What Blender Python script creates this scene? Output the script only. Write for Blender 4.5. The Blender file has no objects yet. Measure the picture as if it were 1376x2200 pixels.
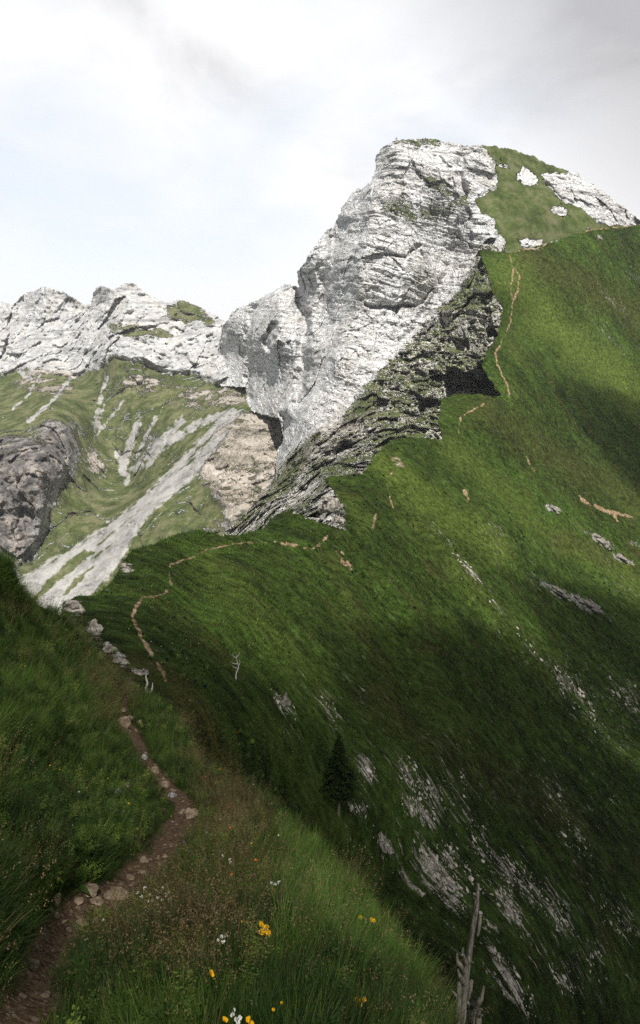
import bpy, math, random
import numpy as np
from mathutils import Vector, Matrix
random.seed(7); rng = np.random.default_rng(11)
sc = bpy.context.scene
COL = sc.collection
# ------------------------------------------------------------------ camera
F, PITCH = 1500.0, math.radians(14)
CP, SP = math.cos(PITCH), math.sin(PITCH)
cam = bpy.data.cameras.new('camera'); camo = bpy.data.objects.new('camera', cam); COL.objects.link(camo)
cam.sensor_fit = 'VERTICAL'; cam.sensor_height = 24; cam.lens = F / 2200 * 24
cam.clip_start = 0.05; cam.clip_end = 20000
camo.location = (0, 0, 0); camo.rotation_euler = (math.radians(90) - PITCH, 0, 0)
sc.camera = camo
# ------------------------------------------------------------------ light
SUN_AZ, SUN_EL = math.radians(169), math.radians(55)      # azimuth clockwise from +Y
SUN = Vector((math.sin(SUN_AZ) * math.cos(SUN_EL), math.cos(SUN_AZ) * math.cos(SUN_EL), math.sin(SUN_EL)))
sl = bpy.data.lights.new('sun', 'SUN'); sl.energy = 5.0; sl.angle = math.radians(0.6); sl.color = (1, .965, .9)
so = bpy.data.objects.new('sun', sl); COL.objects.link(so)
so.rotation_euler = SUN.to_track_quat('Z', 'Y').to_euler()
vs = sc.view_settings; vs.view_transform = 'Standard'; vs.look = 'None'; vs.exposure = 0.55; vs.gamma = 1; vs.use_curve_mapping = False
sc.cycles.use_denoising = False; sc.cycles.use_adaptive_sampling = False
sc.cycles.sample_clamp_direct = 4; sc.cycles.sample_clamp_indirect = 2; sc.cycles.max_bounces = 5; sc.cycles.diffuse_bounces = 2; sc.cycles.transparent_max_bounces = 8; sc.cycles.volume_bounces = 0

class NT:
    """small helper round a node tree"""
    def __init__(s, nt): s.t = nt; s.n = nt.nodes; s.l = nt.links
    def add(s, kind, **kw):
        n = s.n.new(kind)
        for k, v in kw.items():
            if k == 'ins':
                for i, x in v.items():
                    if isinstance(x, bpy.types.NodeSocket): s.l.new(x, n.inputs[i])
                    else: n.inputs[i].default_value = x
            else: setattr(n, k, v)
        return n
    def math(s, op, a, b=0.0, c=0.0, clamp=False): return s.add('ShaderNodeMath', operation=op, use_clamp=clamp, ins={0: a, 1: b, 2: c}).outputs[0]
    def noise(s, vec, scale, detail=4, rough=.55, out=0, dist=0.0):
        return s.add('ShaderNodeTexNoise', ins={'Vector': vec, 'Scale': scale, 'Detail': detail, 'Roughness': rough, 'Distortion': dist}).outputs[out]
    def ramp(s, fac, stops):
        r = s.add('ShaderNodeValToRGB', ins={0: fac}); e = r.color_ramp.elements
        while len(e) > 1: e.remove(e[-1])
        e[0].position = stops[0][0]; c = stops[0][1]; e[0].color = (c, c, c, 1) if not hasattr(c, '__len__') else (*c, 1)
        for p, c in stops[1:]:
            x = e.new(p); x.color = (c, c, c, 1) if not hasattr(c, '__len__') else (*c, 1)
        return r.outputs[0]
    def mix(s, f, a, b, mode='MIX'):
        n = s.add('ShaderNodeMix', data_type='RGBA', blend_type=mode)
        for i, x in ((0, f), (6, a), (7, b)):
            if isinstance(x, bpy.types.NodeSocket): s.l.new(x, n.inputs[i])
            elif i == 0: n.inputs[0].default_value = x
            else: n.inputs[i].default_value = (*x, 1) if len(x) == 3 else x
        return n.outputs[2]
    def map(s, vec, rot=(0, 0, 0), scale=(1, 1, 1), loc=(0, 0, 0)):
        return s.add('ShaderNodeMapping', ins={0: vec, 'Rotation': rot, 'Scale': scale, 'Location': loc}).outputs[0]

# sky: Nishita behind a broken deck of bright cloud, dulled overhead and behind the camera to cut ambient light
w = bpy.data.worlds.new('World'); sc.world = w; w.use_nodes = True
T = NT(w.node_tree); T.n.clear()
tc = T.add('ShaderNodeTexCoord').outputs['Generated']
sky = T.add('ShaderNodeTexSky', sky_type='NISHITA', sun_disc=False, sun_elevation=SUN_EL, sun_rotation=SUN_AZ, altitude=1900, dust_density=2.0)
skyc = T.mix(1.0, sky.outputs[0], (0.12, 0.12, 0.12), 'MULTIPLY')
skyc = T.mix(0.8, skyc, (.63, .66, .69))
sep = T.add('ShaderNodeSeparateXYZ', ins={0: tc})
X, Y, Z = sep.outputs
cl = T.noise(T.map(tc, scale=(1.0, 1.0, 2.2), loc=(.35, .2, .1)), 2.1, 6, .52, dist=.35)
cl2 = T.noise(T.map(tc, scale=(1.2, 1.0, 2.0), loc=(3.1, 1.2, .7)), 3.4, 7, .55, dist=.3)
low = T.math('MULTIPLY', T.math('SUBTRACT', 0.34, Z, clamp=True), 1.5)
lft = T.math('MULTIPLY', T.math('MULTIPLY', X, -1.0), .28)
cov = T.ramp(T.math('SUBTRACT', cl, lft), [(.30, 0.0), (.55, 1.0)])
shade = T.ramp(T.math('SUBTRACT', cl2, T.math('MULTIPLY', Z, .16)), [(.26, .66), (.40, .86), (.52, .97)])
cloudc = T.mix(1.0, (.74, .74, .75), shade, 'MULTIPLY')
base = T.mix(cov, skyc, cloudc)
# grey cloud bellies high up on the right
gz = T.ramp(T.math('ADD', T.math('MULTIPLY', X, .9), T.math('ADD', Z, T.math('MULTIPLY', cl2, .35))), [(.62, 0.0), (.84, .9)])
base = T.mix(gz, base, (.34, .34, .355))
# unseen sky overhead and behind, darkened to lower the ambient light
back = T.ramp(T.math('SUBTRACT', T.math('MULTIPLY', Z, 1.1), T.math('MULTIPLY', Y, .75)), [(.10, 0.0), (.75, 1.0)])
base = T.mix(back, base, (.11, .12, .14))
hor = T.ramp(Z, [(-.05, .9), (.16, 0.0)])
base = T.mix(T.math('MULTIPLY', hor, T.math('SUBTRACT', 1.0, back)), base, (.73, .735, .745))
bg = T.add('ShaderNodeBackground', ins={0: base, 1: 1.0})
T.l.new(bg.outputs[0], T.add('ShaderNodeOutputWorld').inputs[0])

# ------------------------------------------------------------------ numeric helpers
def unproj(px, py, Yd):
    px = np.asarray(px, float); py = np.asarray(py, float)
    dx = px - 688; dy = F * CP + (1100 - py) * SP; dz = -F * SP + (1100 - py) * CP
    s = Yd / dy
    return np.stack([dx * s, dy * s, dz * s], -1)
def _h(ix, iy, iz, seed):
    h = (ix * 374761393 + iy * 668265263 + iz * 2147483647 + seed * 1274126177) & 0xffffffff
    h = ((h ^ (h >> 13)) * 1274126177) & 0xffffffff
    h = ((h ^ (h >> 16)) * 2246822519) & 0xffffffff
    return ((h ^ (h >> 15)) & 0xffff) / 32767.5 - 1
def vnoise(p, seed=0):
    i = np.floor(p).astype(np.int64); f = p - i; u = f * f * f * (f * (f * 6 - 15) + 10)
    r = 0
    for a in (0, 1):
        wa = u[..., 0] if a else 1 - u[..., 0]
        for b in (0, 1):
            wb = u[..., 1] if b else 1 - u[..., 1]
            for c in (0, 1):
                wc = u[..., 2] if c else 1 - u[..., 2]
                x, y, z = i[..., 0] + a, i[..., 1] + b, i[..., 2] + c
                g = (_h(x, y, z, seed) * (f[..., 0] - a) + _h(x, y, z, seed + 101) * (f[..., 1] - b) + _h(x, y, z, seed + 202) * (f[..., 2] - c))
                r = r + wa * wb * wc * g
    return r * 1.3
def fbm(p, oct=4, seed=0, rough=.5, ridged=False):
    r = 0; a = 1; t = 0; p = np.asarray(p, float)
    for k in range(oct):
        n = vnoise(p * 2.03 ** k + k * 17.3, seed + k * 7)
        if ridged: n = 1 - 2.2 * np.abs(n)
        r = r + a * n; t += a; a *= rough
    return r / t
def facets(p, seed=0, tilt=.9):
    # blocky rock: every random cell is its own tilted plane
    i = np.floor(p).astype(np.int64); best = np.full(p.shape[:-1], 9e9); out = np.zeros(p.shape[:-1])
    for a in (-1, 0, 1):
        for b in (-1, 0, 1):
            for c in (-1, 0, 1):
                x, y, z = i[..., 0] + a, i[..., 1] + b, i[..., 2] + c
                h = [_h(x, y, z, seed + 11 * k) for k in range(6)]
                dx = p[..., 0] - x - .5 - .45 * h[0]; dy = p[..., 1] - y - .5 - .45 * h[1]; dz = p[..., 2] - z - .5 - .45 * h[2]
                d = dx * dx + dy * dy + dz * dz; v = h[3] * .55 + tilt * (h[4] * dx + h[5] * dz + h[1] * dy); m = d < best
                best = np.where(m, d, best); out = np.where(m, v, out)
    return out
def fb2(px, py, s, oct=3, seed=0):
    p = np.stack([px / s, py / s, np.zeros_like(px) + seed * 3.7], -1); return fbm(p, oct, seed)
def rbf(pts, c=.04):
    P = np.array(pts, float); X = P[:, :2] / 1000; L = np.log(P[:, 2]); n = len(P)
    K = np.sqrt(((X[:, None] - X[None]) ** 2).sum(-1) + c * c) + np.eye(n) * -1e-3
    A = np.zeros((n + 3, n + 3)); A[:n, :n] = K; A[:n, n] = 1; A[:n, n + 1:] = X; A[n, :n] = 1; A[n + 1:, :n] = X.T
    s = np.linalg.solve(A, np.r_[L, 0, 0, 0])
    def f(px, py):
        px = np.asarray(px, float); py = np.asarray(py, float); r = s[n] + s[n + 1] * px / 1000 + s[n + 2] * py / 1000
        for i in range(n): r = r + s[i] * np.sqrt((px / 1000 - X[i, 0]) ** 2 + (py / 1000 - X[i, 1]) ** 2 + c * c)
        return np.exp(r)
    return f
def inside(poly, px, py):
    r = np.zeros(px.shape, bool); P = poly; j = len(P) - 1
    for i in range(len(P)):
        xi, yi = P[i]; xj, yj = P[j]
        if yi != yj:
            c = ((yi > py) != (yj > py)) & (px < (xj - xi) * (py - yi) / (yj - yi) + xi); r ^= c
        j = i
    return r
def pdist(line, px, py):
    d = np.full(px.shape, 1e9)
    for (x0, y0), (x1, y1) in zip(line[:-1], line[1:]):
        vx, vy = x1 - x0, y1 - y0; t = np.clip(((px - x0) * vx + (py - y0) * vy) / max(vx * vx + vy * vy, 1e-6), 0, 1)
        d = np.minimum(d, np.hypot(px - x0 - t * vx, py - y0 - t * vy))
    return d
def sstep(a, b, x): t = np.clip((x - a) / (b - a), 0, 1); return t * t * (3 - 2 * t)
def soft(poly, px, py, wd):          # 1 inside, fading over wd pixels
    d = pdist(poly + [poly[0]], px, py); s = np.where(inside(poly, px, py), d, -d); return sstep(-wd, wd, s)

def make_mesh(name, V, Fc, mat, attrs=None, smooth=True, kind='structure', parent=None):
    me = bpy.data.meshes.new(name); V = np.asarray(V, np.float32); Fc = np.asarray(Fc, np.int32)
    me.vertices.add(len(V)); me.vertices.foreach_set('co', V.ravel())
    k = Fc.shape[1]; me.loops.add(Fc.size); me.loops.foreach_set('vertex_index', Fc.ravel())
    me.polygons.add(len(Fc)); me.polygons.foreach_set('loop_start', np.arange(0, Fc.size, k, dtype=np.int32))
    me.polygons.foreach_set('loop_total', np.full(len(Fc), k, np.int32))
    me.update(calc_edges=True); me.validate()
    me.polygons.foreach_set('use_smooth', np.full(len(me.polygons), smooth))
    for k_, a in (attrs or {}).items():
        at = me.attributes.new(k_, 'FLOAT', 'POINT'); at.data.foreach_set('value', np.asarray(a, np.float32))
    if mat: me.materials.append(mat)
    o = bpy.data.objects.new(name, me); COL.objects.link(o)
    if kind: o['kind'] = kind
    if parent: o.parent = parent
    return o
def sheet(name, poly, depth, step, mat, warp=None, maskf=None, skirt=(60, -60), gap=None, rnd=None):
    P = np.array(poly, float); x0, y0 = P.min(0); x1, y1 = P.max(0)
    gx = np.arange(x0, x1 + step, step); gy = np.arange(y0, y1 + step, step)
    U, W = np.meshgrid(gx, gy)
    wu, wv = (warp(U, W) if warp else (U, W))
    ins = inside(poly, wu, wv)
    Yd, base = depth(U, W)
    V = unproj(U, W, Yd)
    cell = ins[:-1, :-1] & ins[1:, :-1] & ins[:-1, 1:] & ins[1:, 1:]
    idx = np.arange(U.size).reshape(U.shape)
    q = np.stack([idx[:-1, :-1][cell], idx[1:, :-1][cell], idx[1:, 1:][cell], idx[:-1, 1:][cell]], -1)
    used = np.zeros(U.size, bool); used[q.ravel()] = True
    # boundary edges -> skirt that gives the sheet its far side
    e = np.concatenate([q[:, [0, 1]], q[:, [1, 2]], q[:, [2, 3]], q[:, [3, 0]]])
    key = np.minimum(e[:, 0], e[:, 1]) * U.size + np.maximum(e[:, 0], e[:, 1])
    uq, inv, cnt = np.unique(key, return_inverse=True, return_counts=True)
    be = e[cnt[inv] == 1]
    remap = -np.ones(U.size, np.int64); remap[used] = np.arange(used.sum())
    VV = V.reshape(-1, 3)[used]; q = remap[q]; be = remap[be]
    px, py = U.ravel()[used], W.ravel()[used]
    at = {}
    if maskf: at = maskf(px, py, VV)
    bv = np.unique(be); n = len(VV); m2 = -np.ones(n, np.int64); m2[bv] = n + np.arange(len(bv))
    sk = VV[bv].copy()
    if isinstance(skirt, float): sk = sk * skirt; sk[:, 2] -= .0015 * np.abs(sk[:, 1])
    else: sk[:, 1] += skirt[0]; sk[:, 2] += skirt[1]
    VV2 = np.concatenate([VV, sk]); sf = np.stack([be[:, 1], be[:, 0], m2[be[:, 0]], m2[be[:, 1]]], -1)
    at2 = {k: np.concatenate([a, a[bv]]) for k, a in at.items()}
    return make_mesh(name, VV2, np.concatenate([q, sf]), mat, at2)

# ------------------------------------------------------------------ materials
FALL = (0.46, -0.17, -0.87)          # fall line of the big grass slope
def fallvec(T, pos, k=.16):          # squeeze coordinates along the fall line
    d = T.add('ShaderNodeVectorMath', operation='DOT_PRODUCT', ins={0: pos, 1: FALL}).outputs['Value']
    s = T.add('ShaderNodeVectorMath', operation='SCALE', ins={0: FALL, 'Scale': T.math('MULTIPLY', d, k - 1)}).outputs[0]
    return T.add('ShaderNodeVectorMath', operation='ADD', ins={0: pos, 1: s}).outputs[0]
def grass_group():
    g = bpy.data.node_groups.new('grass_tint', 'ShaderNodeTree')
    g.interface.new_socket('Random', in_out='INPUT', socket_type='NodeSocketFloat')
    g.interface.new_socket('Color', in_out='OUTPUT', socket_type='NodeSocketColor')
    T = NT(g); gi = T.add('NodeGroupInput'); go = T.add('NodeGroupOutput')
    pos = T.add('ShaderNodeNewGeometry').outputs['Position']; fv = fallvec(T, pos, .42)
    big = T.noise(fv, .028, 4, .6); mid = T.noise(fallvec(T, pos, .55), .20, 7, .7); sm = T.noise(fv, .9, 3, .6)
    f = T.math('ADD', T.math('MULTIPLY', big, .45), T.math('MULTIPLY', mid, .55))
    c = T.ramp(f, [(.36, (.011, .017, .005)), (.44, (.021, .035, .008)), (.51, (.034, .056, .011)), (.58, (.044, .079, .014)), (.66, (.076, .103, .023))])
    r2 = T.math('ADD', T.math('MULTIPLY', sm, .8), T.math('MULTIPLY', gi.outputs[0], .5))
    c = T.mix(1.0, c, T.ramp(r2, [(.35, .55), (.62, 1.0), (.9, 1.45)]), 'MULTIPLY')
    br = T.ramp(T.noise(fv, .11, 4, .6, dist=.5), [(.54, 0.0), (.70, .6)])
    c = T.mix(br, c, (.055, .048, .016))
    T.l.new(c, go.inputs[0]); return g
GG = grass_group()
def new_mat(name):
    m = bpy.data.materials.new(name); m.use_nodes = True; T = NT(m.node_tree); T.n.clear()
    out = T.add('ShaderNodeOutputMaterial'); b = T.add('ShaderNodeBsdfPrincipled'); T.l.new(b.outputs[0], out.inputs[0])
    b.inputs['Roughness'].default_value = .9; b.inputs['Specular IOR Level'].default_value = .03
    return m, T, b
def attr(T, n): return T.add('ShaderNodeAttribute', attribute_name=n).outputs['Fac']
def thresh(T, a, nz, k=.9, wd=.12):   # crisp, noise-broken edge of a mask
    v = T.math('ADD', a, T.math('MULTIPLY', T.math('SUBTRACT', nz, .5), k))
    return T.ramp(v, [(.5 - wd, 0.0), (.5 + wd, 1.0)])
def bump(T, b, parts):
    nrm = None
    for h, s, d in parts:
        n = T.add('ShaderNodeBump', ins={'Height': h, 'Strength': s, 'Distance': d})
        if nrm: T.l.new(nrm, n.inputs['Normal'])
        nrm = n.outputs[0]
    T.l.new(nrm, b.inputs['Normal'])

def mat_slope():                      # big grass slope with trails and bare stony ground
    m, T, b = new_mat('alpine_grass')
    pos = T.add('ShaderNodeNewGeometry').outputs['Position']; fv = fallvec(T, pos, .16)
    n1 = T.noise(pos, 1.1, 6, .65); n2 = T.noise(fv, 1.6, 5, .65); n3 = T.noise(pos, 4.0, 4, .7); n4 = T.noise(pos, .35, 5, .65); nb = T.noise(pos, .22, 10, .74); nf = T.noise(pos, .5, 9, .8)
    g = T.add('ShaderNodeGroup'); g.node_tree = GG; T.l.new(n1, g.inputs[0])
    c = g.outputs[0]
    lit_lush = attr(T, 'lit_lush')
    c = T.mix(lit_lush, c, T.mix(n1, (.048, .080, .014), (.105, .135, .028)))  # sunlit streaks put into the grass colour
    c = T.mix(attr(T, 'dry'), c, T.mix(n1, (.045, .042, .014), (.085, .070, .026)))
    c = T.mix(1.0, c, T.ramp(nf, [(.38, .32), (.50, .95), (.62, 1.6)]), 'MULTIPLY')
    ns = T.noise(fallvec(T, pos, .17), 1.0, 9, .78); stones = thresh(T, attr(T, 'bare'), ns, 3.2, .10)
    sc_ = T.ramp(T.noise(fv, 3.5, 5, .8), [(.36, (.07, .055, .042)), (.5, (.34, .30, .26)), (.62, (.72, .67, .61))])
    c = T.mix(stones, c, sc_)
    dirt = thresh(T, attr(T, 'dirt'), nb, 1.9, .10)
    c = T.mix(dirt, c, T.ramp(n1, [(.38, (.09, .055, .028)), (.5, (.27, .18, .105)), (.62, (.48, .37, .25))]))
    rk = thresh(T, attr(T, 'rock'), nb, 2.6, .08)
    c = T.mix(rk, c, T.ramp(n1, [(.36, (.05, .045, .04)), (.5, (.24, .225, .205)), (.66, (.58, .56, .53))]))
    T.l.new(c, b.inputs['Base Color'])
    bump(T, b, [(nb, .9, 2.4), (n1, .8, .45), (n3, .6, .12)])
    return m
def mat_cliff(far=False):
    m, T, b = new_mat('pale_limestone' if not far else 'weathered_limestone')
    geo = T.add('ShaderNodeNewGeometry'); pos = geo.outputs['Position']
    s = 1.0 if not far else .6
    wrp = T.noise(pos, .012 * s, 3, .5, out=1)
    wp = T.add('ShaderNodeVectorMath', operation='MULTIPLY_ADD', ins={0: wrp, 1: (26, 26, 26), 2: pos}).outputs[0]
    st = T.noise(T.map(wp, rot=(math.radians(4), math.radians(7), 0), scale=(.012, .012, .24)), s, 5, .62)
    st2 = T.noise(T.map(wp, rot=(math.radians(4), math.radians(7), 0), scale=(.04, .04, .75)), s, 4, .65)
    n1 = T.noise(pos, .10 * s, 7, .66); n2 = T.noise(pos, .6 * s, 6, .7); vert = T.noise(T.map(pos, scale=(.35, .35, .05)), s, 6, .65)
    bw = T.noise(pos, .028, 4, .6); nm = T.noise(pos, .07 * s, 11, .76)
    c = T.ramp(n1, [(.30, (.28, .285, .30) if far else (.50, .505, .515)), (.44, (.42, .425, .44) if far else (.76, .76, .765)), (.58, (.62, .62, .615) if far else (.88, .875, .865))])
    c = T.mix(T.ramp(bw, [(.45, 0.0), (.7, .45)]), c, (.56, .50, .42))
    c = T.mix(T.ramp(st, [(.34, .75), (.45, 0.0)]), c, (.22, .215, .21)); c = T.mix(T.ramp(st2, [(.36, .55), (.45, 0.0)]), c, (.30, .29, .28))
    c = T.mix(T.ramp(vert, [(.30, .5), (.42, 0.0)]), c, (.30, .305, .32))
    c = T.mix(T.ramp(n2, [(.28, .8), (.40, 0.0)]), c, (.15, .15, .15)); c = T.mix(1.0, c, T.ramp(nm, [(.36, .80 if far else .62), (.45, .97), (.6, 1.0)]), 'MULTIPLY')
    # rough lower flank: darker, browner rock
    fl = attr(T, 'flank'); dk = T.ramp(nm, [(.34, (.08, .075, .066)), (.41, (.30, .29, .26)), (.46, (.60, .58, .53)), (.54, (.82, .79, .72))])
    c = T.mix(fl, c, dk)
    bd = attr(T, 'beige'); c = T.mix(bd, c, T.ramp(T.math('ADD', T.math('MULTIPLY', st, .5), T.math('MULTIPLY', n2, .5)), [(.38, (.13, .12, .10)), (.48, (.34, .30, .25)), (.62, (.52, .47, .42))]))
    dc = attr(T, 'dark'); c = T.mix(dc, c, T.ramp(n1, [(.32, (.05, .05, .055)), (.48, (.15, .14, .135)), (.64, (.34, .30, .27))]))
    # turf on ledges and where the mask wants it
    nz = T.add('ShaderNodeSeparateXYZ', ins={0: geo.outputs['True Normal']}).outputs[2]
    g = T.add('ShaderNodeGroup'); g.node_tree = GG; T.l.new(n1, g.inputs[0])
    turf = T.mix(.62 if far else .42, g.outputs[0], T.ramp(nm, [(.40, (.045, .056, .024)), (.5, (.105, .115, .050)), (.58, (.20, .185, .11))]))
    gm = T.math('ADD', attr(T, 'grass'), T.math('MULTIPLY', T.math('SUBTRACT', nz, .38), attr(T, 'ledge')))
    gf = thresh(T, gm, T.math('ADD', T.math('MULTIPLY', nm, .75), T.math('MULTIPLY', st2, .25)), 2.6, .07)
    c = T.mix(gf, c, turf)
    scr = thresh(T, attr(T, 'scree'), nm, 2.0, .12)
    c = T.mix(scr, c, T.mix(1.0, T.mix(n2, (.19, .185, .175), (.37, .36, .345)), T.ramp(nm, [(.38, .55), (.56, 1.25)]), 'MULTIPLY'))
    T.l.new(c, b.inputs['Base Color'])
    sp = T.add('ShaderNodeSeparateXYZ', ins={0: wp}).outputs; sv = T.math('ADD', sp[2], T.math('MULTIPLY', sp[0], .16))
    bedn = T.noise(pos, .09 * s, 5, .6); bed = T.math('FRACT', T.math('ADD', T.math('MULTIPLY', sv, .19 * s), T.math('MULTIPLY', bedn, 2.6)))
    vor = T.add('ShaderNodeTexVoronoi', feature='DISTANCE_TO_EDGE', ins={'Vector': T.map(wp, scale=(.075 * s, .075 * s, .045 * s)), 'Scale': 1.0}); crk = T.ramp(vor.outputs['Distance'], [(.0, 0.0), (.05, 1.0)])
    vor2 = T.add('ShaderNodeTexVoronoi', feature='DISTANCE_TO_EDGE', ins={'Vector': T.map(wp, scale=(.18 * s, .18 * s, .26 * s)), 'Scale': 1.0}); crk2 = T.ramp(vor2.outputs['Distance'], [(.0, 0.0), (.06, 1.0)])
    hcr = T.math('ADD', T.math('MULTIPLY', T.math('MULTIPLY', bed, 1.7), T.ramp(n1, [(.42, 0.0), (.6, 1.0)])), T.math('ADD', T.math('MULTIPLY', crk, .8), T.math('MULTIPLY', crk2, .35)))
    rough = T.math('SUBTRACT', 1.0, T.math('MAXIMUM', gf, T.math('MULTIPLY', scr, .8)))
    h = T.math('MULTIPLY', T.math('ADD', T.math('MULTIPLY', nm, 2.2), T.math('ADD', T.math('MULTIPLY', st, 2.2), T.math('ADD', T.math('MULTIPLY', st2, .8), T.math('ADD', vert, n2)))), T.math('ADD', T.math('MULTIPLY', rough, .85), .15))
    bump(T, b, [(h, .5, 2.0 / s), (T.math('MULTIPLY', hcr, rough), .5 if far else 1.0, 1.6 / s)])
    return m
def mat_near():                       # soil, moss and trodden path under the foreground grass
    m, T, b = new_mat('turf_and_path')
    pos = T.add('ShaderNodeNewGeometry').outputs['Position']
    n1 = T.noise(pos, 5, 6, .65); n2 = T.noise(pos, 22, 5, .7); n3 = T.noise(pos, 1.4, 4, .6)
    c = T.mix(n1, (.012, .018, .006), (.040, .055, .012))
    c = T.mix(T.ramp(n3, [(.45, 0.0), (.65, .6)]), c, (.035, .022, .010))
    d = thresh(T, attr(T, 'dirt'), n1, .9, .2)
    vor = T.add('ShaderNodeTexVoronoi', ins={'Vector': pos, 'Scale': 16.0})
    peb = T.ramp(vor.outputs['Distance'], [(.18, 1.0), (.30, 0.0)])
    c = T.mix(d, c, T.mix(T.math('MULTIPLY', peb, T.ramp(n3, [(.4, 0.0), (.6, .7)])), T.ramp(n2, [(.32, (.030, .018, .011)), (.5, (.095, .060, .038)), (.68, (.20, .14, .09))]), (.26, .20, .15)))
    T.l.new(c, b.inputs['Base Color'])
    bump(T, b, [(n1, .8, .08), (n2, .8, .03), (T.math('MULTIPLY', peb, d), .7, .02)])
    return m
def mat_stone(name, lo, hi, scale=6.0):
    m, T, b = new_mat(name)
    pos = T.add('ShaderNodeTexCoord').outputs['Object']
    n1 = T.noise(pos, scale, 6, .65); n2 = T.noise(pos, scale * 5, 5, .7)
    c = T.mix(T.ramp(n1, [(.35, 0.0), (.65, 1.0)]), lo, hi)
    c = T.mix(T.ramp(n2, [(.3, .7), (.45, 0.0)]), c, tuple(x * .3 for x in lo))
    c = T.mix(T.ramp(T.noise(pos, scale * 1.7, 4, .6), [(.60, 0.0), (.66, .5)]), c, (.09, .09, .04))
    T.l.new(c, b.inputs['Base Color']); bump(T, b, [(n1, .8, .3 / scale), (n2, .8, .1 / scale)])
    return m
def mat_blade(name, cols, rough=.55):
    m, T, b = new_mat(name)
    oi = T.add('ShaderNodeObjectInfo').outputs['Random']; pos = T.add('ShaderNodeNewGeometry').outputs['Position']
    n = T.noise(pos, .7, 3, .6); n2 = T.noise(pos, 9, 2, .5)
    f = T.math('ADD', T.math('MULTIPLY', T.math('SUBTRACT', oi, .1), .75), T.math('ADD', T.math('MULTIPLY', n, .60), T.math('MULTIPLY', T.math('SUBTRACT', n2, .5), .5)))
    c = T.ramp(f, [(.25, cols[0]), (.60, cols[1]), (.95, cols[2])])
    T.l.new(c, b.inputs['Base Color']); b.inputs['Roughness'].default_value = rough; b.inputs['Specular IOR Level'].default_value = .10
    tr = T.add('ShaderNodeBsdfTranslucent', ins={0: c}); mx = T.add('ShaderNodeMixShader', ins={0: .30})
    T.l.new(b.outputs[0], mx.inputs[1]); T.l.new(tr.outputs[0], mx.inputs[2])
    T.l.new(mx.outputs[0], [n_ for n_ in T.n if n_.type == 'OUTPUT_MATERIAL'][0].inputs[0])
    return m
def mat_plain(name, col, var=.3, scale=8.0, rough=.7):
    m, T, b = new_mat(name); pos = T.add('ShaderNodeTexCoord').outputs['Object']
    n = T.noise(pos, scale, 5, .6)
    T.l.new(T.mix(n, tuple(c * (1 - var) for c in col), tuple(min(1, c * (1 + var)) for c in col)), b.inputs['Base Color'])
    b.inputs['Roughness'].default_value = rough; bump(T, b, [(n, .5, .02)])
    return m
M_slope, M_cliff, M_far, M_near = mat_slope(), mat_cliff(), mat_cliff(True), mat_near()

# ------------------------------------------------------------------ far mountains and cirque
E_depth = rbf([(-300, 640, 1750), (0, 650, 1550), (100, 616, 1450), (183, 654, 1400), (219, 611, 1330), (295, 611, 1330), (387, 643, 1280), (483, 690, 1200), (560, 650, 1250),
    (-300, 820, 1450), (0, 800, 1300), (100, 790, 1230), (160, 805, 1200), (250, 762, 1090), (350, 795, 1090), (480, 830, 950), (620, 830, 900),
    (-200, 900, 1050), (0, 880, 1050), (60, 870, 1030), (120, 890, 900), (100, 1000, 760), (0, 960, 820), (0, 1100, 740), (50, 1200, 720), (-200, 1150, 760), (130, 1120, 740),
    (200, 940, 960), (270, 1030, 900), (300, 900, 980), (400, 900, 900), (530, 880, 810), (470, 960, 760), (560, 980, 700), (600, 900, 770), (600, 1100, 620), (490, 1120, 620),
    (330, 1090, 700), (230, 1130, 730), (160, 1150, 730), (60, 1270, 650), (130, 1310, 620), (240, 1230, 640), (380, 1160, 620), (0, 1350, 640), (-200, 1400, 700), (300, 1450, 560), (600, 1250, 560)])
ROCKBASE = [(-400, 820), (0, 802), (50, 788), (100, 792), (160, 808), (210, 790), (240, 766), (262, 764), (290, 772), (350, 797), (420, 805), (470, 822), (640, 840), (640, 500), (-400, 500)]
SCREE_MAIN = [(530, 878), (505, 915), (470, 960), (440, 1000), (400, 1045), (330, 1095), (295, 1145), (262, 1200), (225, 1250), (190, 1282), (130, 1345), (80, 1330), (30, 1250), (130, 1190), (230, 1130), (290, 1085), (350, 1025), (440, 935), (490, 880)]
SCREE_BITS = [([(230, 812), (215, 862), (203, 925)], 5), ([(268, 858), (240, 895), (203, 940)], 3), ([(224, 870), (213, 915)], 4), ([(300, 895), (285, 945), (270, 985), (262, 1015)], 8), ([(255, 975), (268, 1010), (272, 1035)], 7),
    ([(335, 895), (310, 945), (290, 990), (270, 1035)], 4), ([(390, 905), (340, 950), (290, 1005)], 9), ([(500, 885), (430, 910), (360, 950), (310, 1000)], 9), ([(90, 800), (60, 850), (30, 878)], 3), ([(150, 815), (110, 865), (62, 905)], 4), ([(45, 800), (70, 815)], 6)]
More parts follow.
